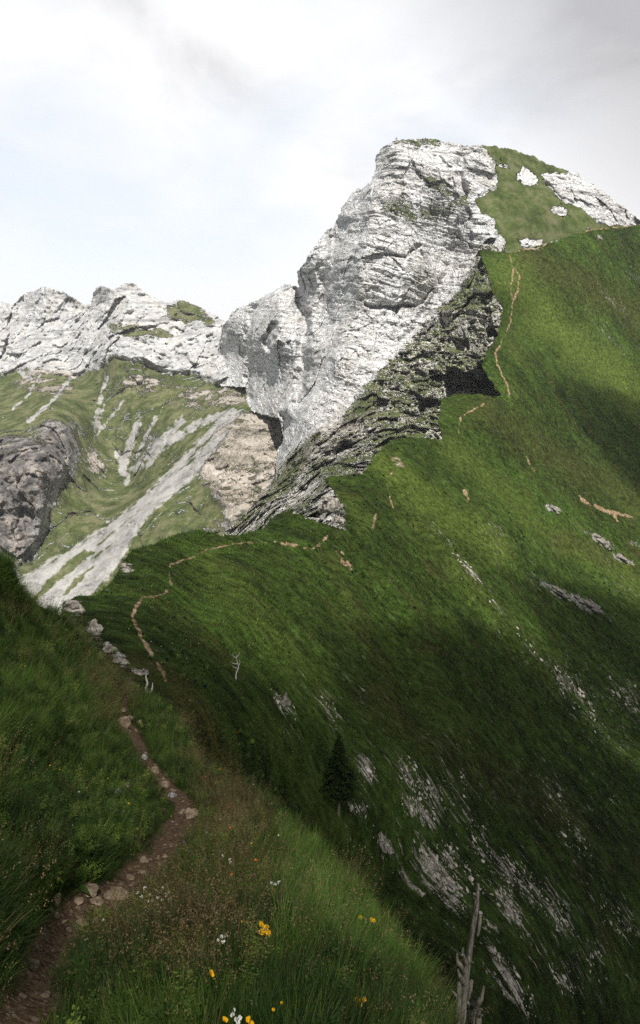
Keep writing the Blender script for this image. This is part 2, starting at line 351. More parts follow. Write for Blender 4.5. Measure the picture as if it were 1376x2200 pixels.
def E_d(U, W):
    Y0 = E_depth(U, W); P = unproj(U, W, Y0)
    rock = soft(ROCKBASE, U + fb2(U, W, 60, 3, 3) * 25, W + fb2(U, W, 60, 3, 4) * 25, 10)
    spur = soft([(470, 900), (540, 880), (620, 900), (620, 1000), (560, 1080), (490, 1125), (480, 1090), (420, 1010)], U, W, 18)
    dark = soft(DARK_CLIFF, U, W, 16)
    r = np.clip(rock + spur * .5 + dark * .8, 0, 1)
    s = (P[..., 2] + .12 * P[..., 0] + 14 * fbm(P * .006, 3, 5))
    lay = fbm(np.stack([P[..., 0] * .002, P[..., 1] * .002, s * .045], -1), 4, 9, .6)
    wq = P + 16 * np.stack([fbm(P * .015, 3, 300), fbm(P * .015, 3, 301), fbm(P * .015, 3, 302)], -1)
    d = -r * (22 * fbm(P * np.array([.014, .014, .006]), 4, 21, .55, True) + 11 * lay + 6 * fbm(P * .05, 4, 33, .55, True) + 14 * facets(wq * np.array([.016, .016, .014]), 370) + 7 * facets(wq * np.array([.04, .04, .05]), 380) + 3 * facets(wq * np.array([.1, .1, .16]), 390))
    d += (1 - r) * (-5 * facets(wq * .022, 395) - 2.5 * facets(wq * .07, 396) + 15 * fbm(P * np.array([.012, .012, .004]), 4, 41, .5, True) + 2.5 * fbm(P * .08, 4, 43))
    sc_ = soft(SCREE_MAIN, U, W, 12)
    d = d * (1 - .8 * sc_) + sc_ * 1.2 * fbm(P * np.array([.06, .06, .06]), 4, 51)
    d += -dark * 14 * fbm(P * np.array([.03, .03, .012]), 4, 27, .55, True)
    return Y0 + d, P
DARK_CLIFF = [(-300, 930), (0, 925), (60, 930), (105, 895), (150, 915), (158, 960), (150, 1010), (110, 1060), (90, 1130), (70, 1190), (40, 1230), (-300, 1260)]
def E_mask(px, py, V):
    wx = px + fb2(px, py, 30, 4, 8) * 16; wy = py + fb2(px, py, 30, 4, 9) * 16
    rock = soft(ROCKBASE, wx, wy, 9)
    dark = soft(DARK_CLIFF, wx, wy, 34)
    spur = soft([(470, 900), (540, 878), (612, 890), (620, 1000), (560, 1080), (495, 1120), (480, 1090), (415, 1010)], wx, wy, 14)
    bands = soft([(270, 800), (330, 812), (420, 830), (520, 835), (530, 872), (470, 880), (360, 868), (300, 850), (262, 830)], wx, wy, 9) * .75
    bands = np.maximum(bands, soft([(60, 795), (165, 800), (160, 850), (100, 850), (30, 830)], wx, wy, 8) * .8)
    bands = np.maximum(bands, soft([(190, 960), (235, 1010), (230, 1040), (190, 1010)], wx, wy, 8) * .8)
    bands = np.maximum(bands, soft([(640, 1050), (340, 1150), (330, 1180), (480, 1150)], wx, wy, 10) * .4)
    st = fbm(np.stack([V[:, 0] * .01, V[:, 1] * .01, (V[:, 2] + 14 * fbm(V * .006, 3, 5)) * .14], -1), 3, 61)
    gr = 1 - np.clip(rock + dark * .8 + spur * (.72 + .5 * st) + bands * (.75 + 1.2 * st), 0, 1)
    for pl, k in (([(352, 660), (385, 643), (425, 655), (440, 690), (400, 690), (365, 685)], 1.0), ([(226, 690), (290, 700), (345, 705), (370, 725), (300, 730), (240, 718)], .62), ([(425, 660), (462, 690), (455, 705), (420, 690)], .7), ([(130, 622), (160, 637), (180, 655), (150, 645)], .7)):
        gr = np.maximum(gr, soft(pl, wx, wy, 6) * k)
    gr = np.clip(gr, 0, 1) * np.clip(.80 + .75 * fbm(V * np.array([.02, .02, .03]), 6, 63, .75), .15, 1)
    ex, ey = px + fb2(px, py, 14, 3, 12) * 7, py + fb2(px, py, 14, 3, 13) * 7
    scr = soft(SCREE_MAIN, ex, ey, 13)
    # grassy islands and streaks along the run of the scree
    a = (px * .62 + py * .78); c = (px * .78 - py * .62)
    run = fbm(np.stack([c / 9, a / 130, a * 0], -1), 4, 71)
    a2 = px * -.80 + py * .60; c2 = px * .60 + py * .80
    run = fbm(np.stack([c2 / 11, a2 / 160, a2 * 0], -1), 4, 71)
    upper = sstep(1060, 980, py)
    scr = scr * (1 - upper * sstep(-.05, .25, run) * .75) * (1 - (1 - upper) * sstep(.12, .3, run) * .5)
    for pl in ([(205, 1185), (150, 1230), (80, 1290), (60, 1300), (120, 1225), (180, 1180)], [(215, 1205), (165, 1260), (125, 1290), (160, 1240)]):
        scr = scr * (1 - .8 * soft(pl, ex, ey, 5))
    for ln, wd in SCREE_BITS:
        scr = np.maximum(scr, sstep(wd * 2.1, 0, pdist(ln, ex, ey)) * (.80 + 1.1 * fb2(px, py, 10, 3, 15)))
    z = np.zeros_like(px)
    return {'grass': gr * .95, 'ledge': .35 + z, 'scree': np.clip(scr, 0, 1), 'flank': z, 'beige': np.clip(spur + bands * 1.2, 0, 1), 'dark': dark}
SKY_E = [(-400, 660), (-150, 640), (0, 647), (30, 652), (46, 631), (76, 621), (102, 616), (132, 621), (158, 636), (183, 654), (196, 647), (201, 626), (219, 611), (244, 621), (270, 606), (295, 611), (315, 629), (356, 649), (387, 643), (422, 654), (458, 672), (483, 690), (560, 700), (720, 760)]
def warp_rock(a, s=1.0):
    def f(U, W): return U + a * fb2(U, W, 22 * s, 4, 2), W + a * fb2(U, W, 18 * s, 5, 5)
    return f
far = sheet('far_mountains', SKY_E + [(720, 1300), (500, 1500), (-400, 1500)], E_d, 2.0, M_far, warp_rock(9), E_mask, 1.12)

# ------------------------------------------------------------------ main peak: white wall and its dark lower flank
C_depth = rbf([(486, 685, 960), (544, 652, 900), (500, 760, 950), (611, 608, 840), (638, 580, 745), (697, 498, 718), (755, 412, 698), (796, 393, 675), (812, 330, 685), (850, 301, 672), (920, 296, 700), (1003, 312, 700), (1028, 309, 700), (1124, 326, 730), (1238, 371, 745), (1376, 470, 770), (1600, 600, 820),
    (805, 400, 655), (790, 480, 630), (765, 600, 600), (722, 760, 565), (650, 905, 545), (600, 1000, 545),
    (700, 600, 682), (650, 680, 710), (650, 800, 640), (560, 750, 760), (600, 640, 765), (585, 720, 705), (580, 850, 720), (545, 888, 755), (480, 832, 900), (610, 930, 622),
    (900, 450, 645), (900, 600, 620), (950, 400, 660), (980, 350, 680), (965, 540, 665), (930, 640, 640), (850, 730, 595), (760, 850, 530),
    (1045, 480, 658), (1010, 560, 650), (1000, 620, 632), (1060, 440, 672), (1060, 350, 700), (1150, 480, 665), (1200, 420, 692), (1300, 470, 705), (1100, 535, 650), (1030, 560, 638), (1376, 560, 730),
    (1044, 600, 624), (1000, 680, 600), (1060, 700, 606), (1000, 760, 580), (1060, 820, 570), (900, 780, 560), (850, 850, 510), (930, 870, 500), (930, 930, 440), (800, 900, 475), (750, 930, 475), (800, 980, 400),
    (700, 980, 440), (700, 1010, 395), (620, 1010, 485), (640, 1060, 390), (730, 1080, 300), (560, 1080, 430), (600, 1100, 360), (480, 1140, 430), (540, 1140, 380), (600, 1200, 300), (1000, 1000, 440), (1150, 700, 612)])
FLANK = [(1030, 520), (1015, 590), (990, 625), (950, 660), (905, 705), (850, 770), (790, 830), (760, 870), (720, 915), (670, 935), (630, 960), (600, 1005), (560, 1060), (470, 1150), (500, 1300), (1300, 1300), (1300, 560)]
PEAK_TURF = [(1025, 300), (1060, 345), (1068, 400), (1030, 425), (1020, 440), (1060, 470), (1070, 500), (1090, 530), (1110, 560), (1700, 640), (1700, 560), (1376, 480), (1290, 478), (1230, 440), (1180, 400), (1165, 375), (1230, 366), (1120, 318), (1040, 300)]
def C_d(U, W):
    Y0 = C_depth(U, W); P = unproj(U, W, Y0)
    wx = U + fb2(U, W, 40, 3, 31) * 18; wy = W + fb2(U, W, 40, 3, 32) * 18
    fl = soft(FLANK, wx, wy, 12); tf = soft(PEAK_TURF, wx, wy, 7)
    wall = (1 - fl) * (1 - tf)
    x, y, z = P[..., 0], P[..., 1], P[..., 2]
    s = z + .16 * (x - 60) + 12 * fbm(P * .009, 3, 5) - .0016 * (x - 90) ** 2 * sstep(60, -60, z)
    lay = fbm(np.stack([x * .006, y * .006, s * .085], -1), 5, 9, .62)
    sb = s / 6.5 + 1.3 * fbm(P * .022, 4, 12) + .25 * fbm(P * .12, 3, 13); sw = sb - np.floor(sb); sb2 = s / 2.3 + 1.1 * fbm(P * .05, 4, 14); sw2 = sb2 - np.floor(sb2)
    hb = _h(np.floor(sb).astype(np.int64), np.floor(x / 34 + fbm(P * .03, 2, 15)).astype(np.int64), np.zeros(x.shape, np.int64), 5)
    lay2 = (sw ** 1.6 - .5) * (1 + .7 * hb) + .38 * (sw2 - .5) + .6 * hb
    but = fbm(P * np.array([.022, .010, .006]), 4, 21, .5, True)
    fac = fbm(P * np.array([.05, .05, .03]), 5, 33, .55, True)
    left = sstep(790, 700, U)
    wq = P + 9 * np.stack([fbm(P * .03, 3, 300), fbm(P * .03, 3, 301), fbm(P * .03, 3, 302)], -1)
    tl = np.stack([wq[..., 0], wq[..., 1], wq[..., 2] + .16 * wq[..., 0]], -1)
    f1 = facets(tl * np.array([.030, .030, .018]), 310); f2 = facets(tl * np.array([.075, .075, .085]), 320); f3 = facets(tl * np.array([.16, .16, .30]), 330)
    d = wall * (-(7 + 3 * left) * but - 6.5 * (1 - .5 * left) * lay - 2.1 * lay2 * np.clip(.55 + 1.6 * fbm(P * .02, 3, 333), .2, 1.2) * 1.45 - .8 * fac - 5.0 * f1 - 1.8 * f2 - 1.0 * f3)
    d += fl * (-10 * fbm(P * np.array([.03, .03, .02]), 6, 44, .6, True) - 2 * lay2 - 3 * fbm(P * .12, 4, 46, .6, True) - 13 * facets(wq * .04, 340) - 8 * facets(wq * .10, 350) - 3 * facets(wq * .26, 360))
    d += tf * (3.0 * fbm(P * .03, 4, 47))
    for ys, xs, wd, k in ARETES: d += k * wall * sstep(0, wd, np.interp(wy, ys, xs) - wx)
    for ln, wd, k in GULLY: d += (k * 1.5 if k > 8 else k) * sstep(wd, 0, pdist(ln, wx, wy))
    return Y0 + d, P
ARETES = [([250, 330, 400, 480, 600, 760, 900, 1000], [850, 832, 805, 796, 775, 728, 650, 605], 30, 17), ([400, 450, 560, 700, 850, 900], [775, 748, 704, 668, 640, 600], 24, 12), ([580, 640, 720, 800, 890], [640, 606, 598, 575, 560], 22, 12), ([300, 400, 480, 560, 700], [925, 905, 900, 880, 850], 18, 5)]
GULLY = [([(1005, 455), (975, 540), (950, 610), (915, 680), (860, 740)], 16, 8), ([(1010, 310), (985, 360), (1000, 420)], 18, 10), ([(640, 620), (655, 700), (650, 790), (640, 860)], 22, 22), ([(735, 480), (700, 590), (690, 700)], 26, 15),
    ([(590, 700), (575, 745)], 14, 20), ([(475, 700), (480, 800)], 12, 25), ([(612, 900), (596, 1000)], 16, 18), ([(540, 660), (530, 760), (535, 860)], 14, 16), ([(790, 655), (840, 662), (900, 655), (930, 620)], 9, 8), ([(825, 545), (870, 550), (905, 530)], 7, 6), ([(930, 860), (885, 900), (880, 930)], 24, 14), ([(745, 960), (690, 1020), (655, 1050)], 22, 16)]
def C_mask(px, py, V):
    wx = px + fb2(px, py, 26, 5, 31) * 20; wy = py + fb2(px, py, 26, 5, 32) * 20
    fl = soft(FLANK, wx, wy, 8); tf = soft(PEAK_TURF, wx, wy, 4)
    gr = tf.copy()
    for pl in ([(1110, 368), (1125, 357), (1140, 365), (1162, 385), (1158, 402), (1138, 400), (1115, 388)], [(1186, 442), (1200, 438), (1222, 450), (1222, 468), (1200, 466), (1187, 458)],
               [(1170, 378), (1190, 376), (1228, 372), (1262, 385), (1320, 428), (1385, 474), (1376, 484), (1300, 480), (1270, 460), (1240, 440), (1205, 432), (1180, 400)],
               [(1030, 345), (1060, 340), (1100, 360), (1095, 366), (1062, 352)], [(1112, 510), (1140, 514), (1170, 520), (1165, 533), (1120, 531)], [(1262, 487), (1300, 512), (1296, 516), (1260, 492)]):
        gr = gr * (1 - soft(pl, px + fb2(px, py, 14, 5, 51) * 16, py + fb2(px, py, 14, 5, 52) * 16, 8))
    for pl, k in (([(820, 440), (860, 425), (900, 455), (960, 440), (1000, 415), (1010, 440), (960, 465), (930, 475), (880, 482), (850, 470)], .72), ([(900, 385), (945, 385), (975, 410), (965, 440), (930, 410)], .68), ([(850, 300), (925, 292), (965, 306), (900, 310)], .7),
                  ([(1050, 350), (1075, 360), (1060, 380)], .5)):
        gr = np.maximum(gr, soft(pl, wx, wy, 14) * k)
    # olive turf straggling over the flank
    P = V; t1 = fbm(P * np.array([.03, .03, .05]), 4, 66, .6)
    gr = np.maximum(gr, fl * np.clip(.20 + 1.2 * t1, 0, .75))
    for pl, k in (([(1030, 560), (1065, 640), (1050, 670), (970, 660), (1000, 600)], .75), ([(830, 790), (800, 880), (740, 900), (770, 850)], .62), ([(960, 770), (1050, 760), (1040, 790), (930, 830), (850, 860)], .6), ([(690, 920), (640, 960), (560, 1080), (500, 1140), (640, 1040)], .5)):
        gr = np.maximum(gr, soft(pl, wx, wy, 14) * k)
    z = np.zeros_like(px)
    tan = soft([(720, 880), (800, 860), (820, 900), (740, 960), (640, 1010), (520, 1120), (490, 1130), (600, 1000)], wx, wy, 16) * .55
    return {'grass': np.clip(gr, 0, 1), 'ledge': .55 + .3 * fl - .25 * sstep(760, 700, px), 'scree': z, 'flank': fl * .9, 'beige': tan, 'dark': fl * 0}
C_POLY = [(478, 700), (486, 685), (500, 667), (532, 651), (576, 632), (611, 608), (640, 616), (641, 581), (665, 543), (697, 498), (720, 486), (729, 454), (755, 412), (796, 393), (806, 365), (812, 330), (831, 310), (850, 301), (882, 296), (920, 296), (958, 304), (1003, 312), (1028, 309), (1073, 314), (1124, 326), (1181, 352), (1238, 371), (1277, 396), (1328, 435), (1376, 470), (1600, 600),
    (1600, 760), (1250, 900), (1150, 1050), (1000, 1100), (900, 1150), (640, 1300), (470, 1220), (480, 1142), (520, 1105), (560, 1070), (592, 1020), (592, 1000), (600, 960), (610, 940), (600, 900), (570, 893), (545, 888), (530, 875), (528, 832), (500, 832), (474, 830), (466, 780), (472, 730)]
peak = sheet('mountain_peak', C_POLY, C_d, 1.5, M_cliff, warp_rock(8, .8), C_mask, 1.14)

# ------------------------------------------------------------------ the long grass slope and its crest
B_depth = rbf([(60, 1330, 40), (130, 1300, 45), (190, 1280, 50), (270, 1190, 80), (340, 1165, 95), (430, 1140, 120), (480, 1150, 118), (564, 1135, 135), (595, 1103, 150), (621, 1097, 150), (691, 1122, 150), (742, 1135, 152), (735, 1097, 165), (700, 1030, 200), (774, 1021, 210), (812, 969, 235), (844, 944, 255), (949, 943, 280), (945, 887, 310), (945, 855, 340), (1076, 848, 350), (1031, 781, 372), (1066, 721, 398), (1060, 632, 430), (1028, 533, 492), (1044, 581, 458), (1100, 540, 500), (1170, 522, 530), (1270, 490, 580), (1376, 480, 640), (1600, 500, 700),
    (300, 1290, 50), (356, 1455, 32), (400, 1550, 26), (285, 1323, 45), (365, 1215, 80), (430, 1260, 80), (500, 1300, 75), (600, 1250, 105), (700, 1300, 110), (500, 1435, 55), (610, 1510, 60), (600, 1700, 48), (727, 1745, 55), (540, 1690, 40), (650, 1850, 46), (800, 1900, 58), (960, 2200, 48), (900, 1600, 85), (900, 1350, 140), (1000, 1200, 200), (900, 1100, 210), (1000, 1000, 270), (1100, 1100, 260), (1100, 1000, 310), (1100, 700, 440), (1200, 800, 430), (1376, 700, 560), (1250, 600, 520), (1376, 900, 470), (1376, 1100, 380), (1240, 1250, 260), (1376, 1350, 260), (1200, 1500, 170), (1376, 1600, 180), (1100, 1600, 125), (1376, 1800, 135), (1100, 1800, 90), (1376, 2000, 105), (1100, 2000, 68), (1376, 2200, 85), (1100, 2200, 55), (1600, 1600, 200), (1600, 2300, 95), (1400, 2450, 75), (900, 2450, 38), (400, 1800, 28), (500, 2000, 32), (240, 1480, 26), (200, 1400, 34)], .05)
CREST = [(160, 1500), (240, 1480), (180, 1400), (130, 1325), (135, 1292), (170, 1278), (205, 1278), (240, 1250), (268, 1200), (285, 1180), (340, 1165), (380, 1145), (430, 1138), (480, 1150), (520, 1147), (564, 1135), (595, 1103), (621, 1097), (691, 1122), (742, 1138), (740, 1100), (716, 1052), (691, 1030), (712, 1020), (774, 1021), (788, 1005), (812, 969), (846, 943), (882, 938), (949, 943), (942, 905), (945, 887), (945, 855), (971, 847), (1030, 846), (1076, 850), (1050, 815), (1031, 785), (1045, 755), (1068, 721), (1080, 664), (1060, 632), (1044, 581), (1028, 533), (1060, 536), (1100, 541), (1170, 522), (1270, 491), (1376, 481), (1650, 520)]
FD = np.array(FALL); FN = np.array((0.80, -.315, .507)); FA = np.cross(FN, FD)
def slope_uv(V): return np.stack([V @ FA, V @ FD, V @ FN], -1)
def B_d(U, W):
    Y0 = B_depth(U, W); P = unproj(U, W, Y0); q = slope_uv(P)
    k = np.clip(Y0 / 200, .12, 1.6)
    d = k * (7 * fbm(q * np.array([.022, .006, .01]), 4, 81, .5) + 2.6 * fbm(q * np.array([.09, .045, .05]), 5, 83, .6)) + np.clip(Y0 / 150, .15, 1.5) * 1.3 * fbm(P * .22, 4, 84, .6) + np.clip(Y0 / 100, .2, 1) * .55 * fbm(P * .5, 4, 85)
    # rib running down from the crest, with a hollow beside it
    for ln, wd, a in (([(880, 1010), (940, 1130), (1020, 1230), (1110, 1340), (1230, 1450)], 60, -7), ([(750, 1130), (800, 1260), (860, 1420), (900, 1550)], 70, 5), ([(700, 1180), (730, 1300), (800, 1450)], 40, 2), ([(1100, 1200), (1200, 1290), (1300, 1330)], 28, -3), ([(1000, 960), (1200, 1100), (1376, 1250)], 90, 6)):
        d += a * sstep(wd, 0, pdist(ln, U, W))
    return Y0 + d, P
TRAILS = [([(356, 1460), (346, 1435), (325, 1404), (305, 1369), (292, 1343), (285, 1323), (292, 1303), (310, 1282), (336, 1280), (353, 1275), (369, 1257), (364, 1236), (366, 1213)], .24), ([(366, 1213), (407, 1200), (432, 1188), (453, 1180)], .26),
    ([(605, 1167), (640, 1173), (672, 1180), (690, 1168), (706, 1146)], .7), ([(802, 1132), (809, 1105)], .9), ([(846, 1092), (836, 1056), (832, 1036), (846, 1010)], .55), ([(985, 930), (990, 895), (1040, 868)], .35),
    ([(1095, 848), (1088, 822), (1072, 792), (1064, 760), (1086, 722), (1098, 690), (1102, 650), (1098, 615), (1104, 580), (1096, 545)], .75), ([(1100, 660), (1112, 625), (1118, 592), (1106, 575)], .6), ([(1100, 541), (1165, 531), (1180, 516), (1240, 501), (1272, 493), (1376, 483)], .9), ([(1120, 965), (1132, 985), (1148, 1012)], .7),
    ([(452, 1180), (520, 1166), (600, 1164)], .15), ([(1240, 1066), (1262, 1080)], 2.0), ([(1262, 1080), (1300, 1096), (1365, 1112)], 2.3), ([(1290, 1092), (1310, 1098), (1330, 1120)], 1.6), ([(712, 1178), (735, 1190), (757, 1222)], 1.0), ([(722, 1182), (745, 1215)], 1.1), ([(998, 1055), (1006, 1072)], 1.8), ([(848, 985), (862, 998)], 2.2)]
# px, py, radius along, radius across, strength
BARE = [(790, 1655, 35, 18, .5), (905, 1680, 60, 24, .62), (900, 1740, 40, 20, .55), (770, 1735, 26, 12, .7), (822, 1805, 28, 9, .75), (950, 1885, 75, 26, .95), (985, 1860, 60, 22, .6), (890, 1905, 40, 6, .8), (1092, 1945, 40, 16, .7), (1050, 1985, 40, 7, .6), (1060, 2045, 34, 9, .7), (1095, 2110, 62, 20, 1.0), (1180, 2080, 50, 16, .55),
    (1110, 1890, 70, 30, .42), (1190, 1960, 80, 30, .40), (1040, 1820, 80, 40, .38), (1260, 2060, 70, 40, .30), (1150, 2030, 40, 16, .5), (1320, 1960, 70, 30, .30), (1240, 1800, 70, 30, .30), (1290, 1540, 110, 40, .40), (1210, 1460, 60, 14, .55), (1345, 1500, 70, 30, .45), (960, 1640, 80, 40, .30), (1180, 1700, 80, 50, .22), (1300, 1710, 60, 40, .2),
    (612, 1515, 30, 9, .8), (640, 1590, 60, 20, .28), (700, 1520, 90, 25, .26), (740, 1400, 60, 20, .2), (790, 1500, 90, 30, .2), (960, 1160, 40, 6, .5), (1010, 1225, 50, 6, .6), (1075, 1310, 60, 5, .6), (1150, 1400, 60, 7, .55), (1130, 1230, 60, 26, .25), (1060, 1150, 60, 26, .22), (1330, 1250, 60, 20, .26), (840, 1560, 70, 30, .25), (1320, 650, 50, 8, .4), (1310, 720, 40, 8, .3), (1366, 600, 30, 10, .35)]
ROCKS_B = [(1250, 1295, 62, 15, 0.58, .45), (1180, 1262, 45, 9, 0.58, .6), (1290, 1160, 40, 9, 0.58, .45), (1335, 1200, 34, 9, 0.58, .45), (1188, 1092, 24, 8, 0.58, .4), (1370, 1170, 20, 8, 0.58, .3), (272, 1222, 22, 14, 0.58, -.9), (160, 1315, 38, 24, 0.58, .9), (205, 1360, 34, 16, 0.58, .9), (255, 1412, 42, 13, 0.58, .9), (300, 1445, 30, 8, 0.58, .4), (362, 1590, 40, 14, 0.58, .9), (720, 1085, 46, 20, 0.58, 1.2), (855, 992, 18, 10, 0.50, .5), (700, 1045, 20, 14, 0.58, 1.2), (1180, 520, 34, 4, 0.50, -.2), (1130, 530, 30, 6, 0.55, .1), (1090, 1985, 20, 10, 0.30, .9), (1290, 510, 12, 4, 0.58, .7), (230, 1262, 14, 8, 0.40, .6)]
LIT_LUSH = [([(560, 1540), (640, 1670), (720, 1790), (790, 1880)], 60, .45), ([(1100, 590), (1180, 690), (1280, 780), (1400, 880)], 75, 1.0), ([(1040, 560), (1075, 640), (1110, 760)], 40, .35), ([(820, 990), (880, 1050), (960, 1100), (1060, 1180)], 60, .95), ([(960, 950), (1080, 1060), (1180, 1140), (1376, 1270)], 48, .6), ([(880, 1100), (980, 1220), (1100, 1360), (1200, 1470)], 50, .4), ([(440, 1210), (520, 1300), (640, 1430), (700, 1500)], 60, .5), ([(720, 1050), (790, 1120)], 40, .4), ([(860, 1380), (920, 1480), (1000, 1560)], 50, .3), ([(960, 855), (1050, 900)], 40, .3), ([(620, 1480), (690, 1520)], 30, .4)]  # lighter grass tint; the main streaks paint patches of sunlight into the colour
DRY = [([(1150, 560), (1300, 640), (1400, 700)], 60, .45), ([(1050, 880), (1200, 990), (1400, 1100)], 70, .35), ([(380, 1500), (440, 1560), (500, 1640)], 40, .6), ([(640, 1780), (760, 1900), (900, 2080), (1000, 2200)], 45, .65), ([(700, 1200), (780, 1330), (840, 1480)], 40, .25), ([(1200, 1150), (1376, 1230)], 40, .35), ([(800, 1500), (1000, 1640), (1200, 1750)], 70, .3)]
def B_mask(px, py, V):
    wx = px + fb2(px, py, 60, 4, 91) * 40; wy = py + fb2(px, py, 60, 4, 92) * 40
    Yv = V[:, 1]; ppm = F / Yv
    nx, ny = px + fb2(px, py, 12, 3, 95) * 5, py + fb2(px, py, 12, 3, 96) * 5
    dirt = np.zeros_like(px)
    for ln, wm in TRAILS:
        wd = np.maximum(wm * ppm * .6, 2.6); k = .60 + 1.1 * fb2(px, py, 16, 3, 97)
        dirt = np.maximum(dirt, sstep(wd * 1.5, 0, pdist(ln, nx, ny)) * (k + .10))
    bare = np.zeros_like(px)
    for x, y, a, b_, s in BARE:
        ca, sa = math.cos(.86), math.sin(.86)
        if x > 1180 and y < 1700 or 940 < x < 1160 and y < 1420: ca, sa = math.cos(.80), math.sin(.80)
        dx, dy = px - x, py - y; al = (dx * ca + dy * sa) / a; ac = (-dx * sa + dy * ca) / b_
        bare = np.maximum(bare, min(s * .82, .66) * np.exp(-(al ** 2 + ac ** 2) * .55))
    low = sstep(1550, 1800, py) * sstep(640, 900, px)
    bare = bare + .06 * low + .03
    q = slope_uv(V); bare = bare * (.75 + 1.1 * fbm(q * np.array([.9, .10, .3]) / np.clip(Yv / 60, 1, 4)[:, None], 4, 98))
    rock = np.zeros_like(px)
    for x, y, a, b_, s, an in ROCKS_B:
        ca, sa = math.cos(an), math.sin(an); dx, dy = nx - x, ny - y; al = (dx * ca + dy * sa) / a; ac = (-dx * sa + dy * ca) / b_
        rock = np.maximum(rock, s * sstep(1.8, .1, np.hypot(al, ac)))
    lit_lush = np.zeros_like(px)
    for ln, wd, s in LIT_LUSH: lit_lush = np.maximum(lit_lush, s * sstep(wd, 0, pdist(ln, wx, wy)))
    dry = np.zeros_like(px)
    for ln, wd, s in DRY: dry = np.maximum(dry, s * sstep(wd, 0, pdist(ln, wx, wy)))
    return {'dirt': np.clip(dirt, 0, 1), 'bare': np.clip(bare, 0, 1), 'rock': rock, 'lit_lush': lit_lush, 'dry': dry}
def warp_b(U, W):
    k = 3.5 + 5 * sstep(1180, 1080, W) * sstep(560, 640, U) * sstep(1110, 1060, U); return U + k * fb2(U, W, 20, 5, 2), W + k * fb2(U, W, 15, 5, 5)
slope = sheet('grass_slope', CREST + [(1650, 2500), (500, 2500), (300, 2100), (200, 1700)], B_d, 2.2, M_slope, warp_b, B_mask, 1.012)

# ------------------------------------------------------------------ foreground knoll with the path
A_depth = rbf([(-300, 1150, 11), (0, 1190, 13), (60, 1285, 15), (130, 1320, 17), (200, 1390, 19), (250, 1450, 20.5), (-300, 1500, 5), (0, 1500, 6.6), (150, 1500, 11), (265, 1540, 17), (-300, 1800, 2.9), (0, 1800, 3.9), (150, 1700, 7), (330, 1650, 12), (0, 2000, 2.9), (-300, 2200, 1.7), (0, 2200, 2.15), (100, 2050, 3.3), (150, 1950, 4.2), (280, 1880, 5.3), (200, 1800, 5.4), (400, 1780, 7.8), (300, 2200, 2.2), (500, 2200, 2.1), (700, 2200, 2.2), (950, 2200, 2.8), (500, 2000, 3.0), (700, 2000, 3.6), (850, 2030, 4.5), (600, 1800, 6.5), (640, 1790, 7.6), (540, 1690, 10), (410, 1640, 12.8), (405, 1560, 18), (340, 1480, 24), (270, 1480, 21), (450, 1850, 5), (550, 1750, 7.6), (750, 1900, 5.8), (-300, 2500, 1.3), (400, 2500, 1.4), (1100, 2500, 1.9)], .05)
def A_d(U, W):
    Y0 = A_depth(U, W); P = unproj(U, W, Y0)
    d = .16 * fbm(P * 1.2, 4, 111) * np.clip(Y0 / 5, .5, 3) + .05 * fbm(P * 5, 3, 113)
    d += .22 * sstep(.5, .1, pdist(PATH_A, U, W) * Y0 / F)
    return Y0 + d, P
PATH_A = [(20, 2230), (70, 2130), (105, 2050), (135, 1985), (200, 1940), (260, 1905), (310, 1870), (365, 1810), (400, 1765), (395, 1720), (360, 1690), (335, 1655), (300, 1600), (270, 1555), (262, 1520)]
A_POLY = [(-350, 1080), (-60, 1165), (0, 1192), (20, 1215), (36, 1250), (60, 1287), (100, 1305), (130, 1322), (165, 1362), (200, 1400), (235, 1450), (270, 1470), (330, 1490), (370, 1530), (400, 1580), (412, 1640), (470, 1655), (545, 1690), (600, 1745), (660, 1800), (720, 1860), (790, 1935), (850, 2020), (900, 2100), (960, 2200), (1120, 2500), (-350, 2500)]
def A_mask(px, py, V):
    m = np.zeros_like(px); d = pdist(PATH_A, px + fb2(px, py, 60, 3, 3) * 26, py + fb2(px, py, 60, 3, 4) * 26) * V[:, 1] / F
    return {'dirt': sstep(.22, .02, d) * .9}
knoll = sheet('ground', A_POLY, A_d, 4.0, M_near, lambda U, W: (U + 6 * fb2(U, W, 40, 3, 2), W + 6 * fb2(U, W, 30, 3, 5)), A_mask, (4, -9))

# valley floor far below everything
g_ = 3200; n = 60
gx, gy = np.meshgrid(np.linspace(-g_, g_, n), np.linspace(-400, 2 * g_ - 400, n))
gz = -430 + 25 * fbm(np.stack([gx, gy, gx * 0], -1) * .0012, 4, 5)
ii = np.arange(n * n).reshape(n, n)
def zero_attrs(k): return {a: np.zeros(k) for a in ('dirt', 'bare', 'rock', 'lit_lush', 'dry')}
make_mesh('valley', np.stack([gx, gy, gz], -1).reshape(-1, 3), np.stack([ii[:-1, :-1], ii[:-1, 1:], ii[1:, 1:], ii[1:, :-1]], -1).reshape(-1, 4), M_slope, zero_attrs(n * n))
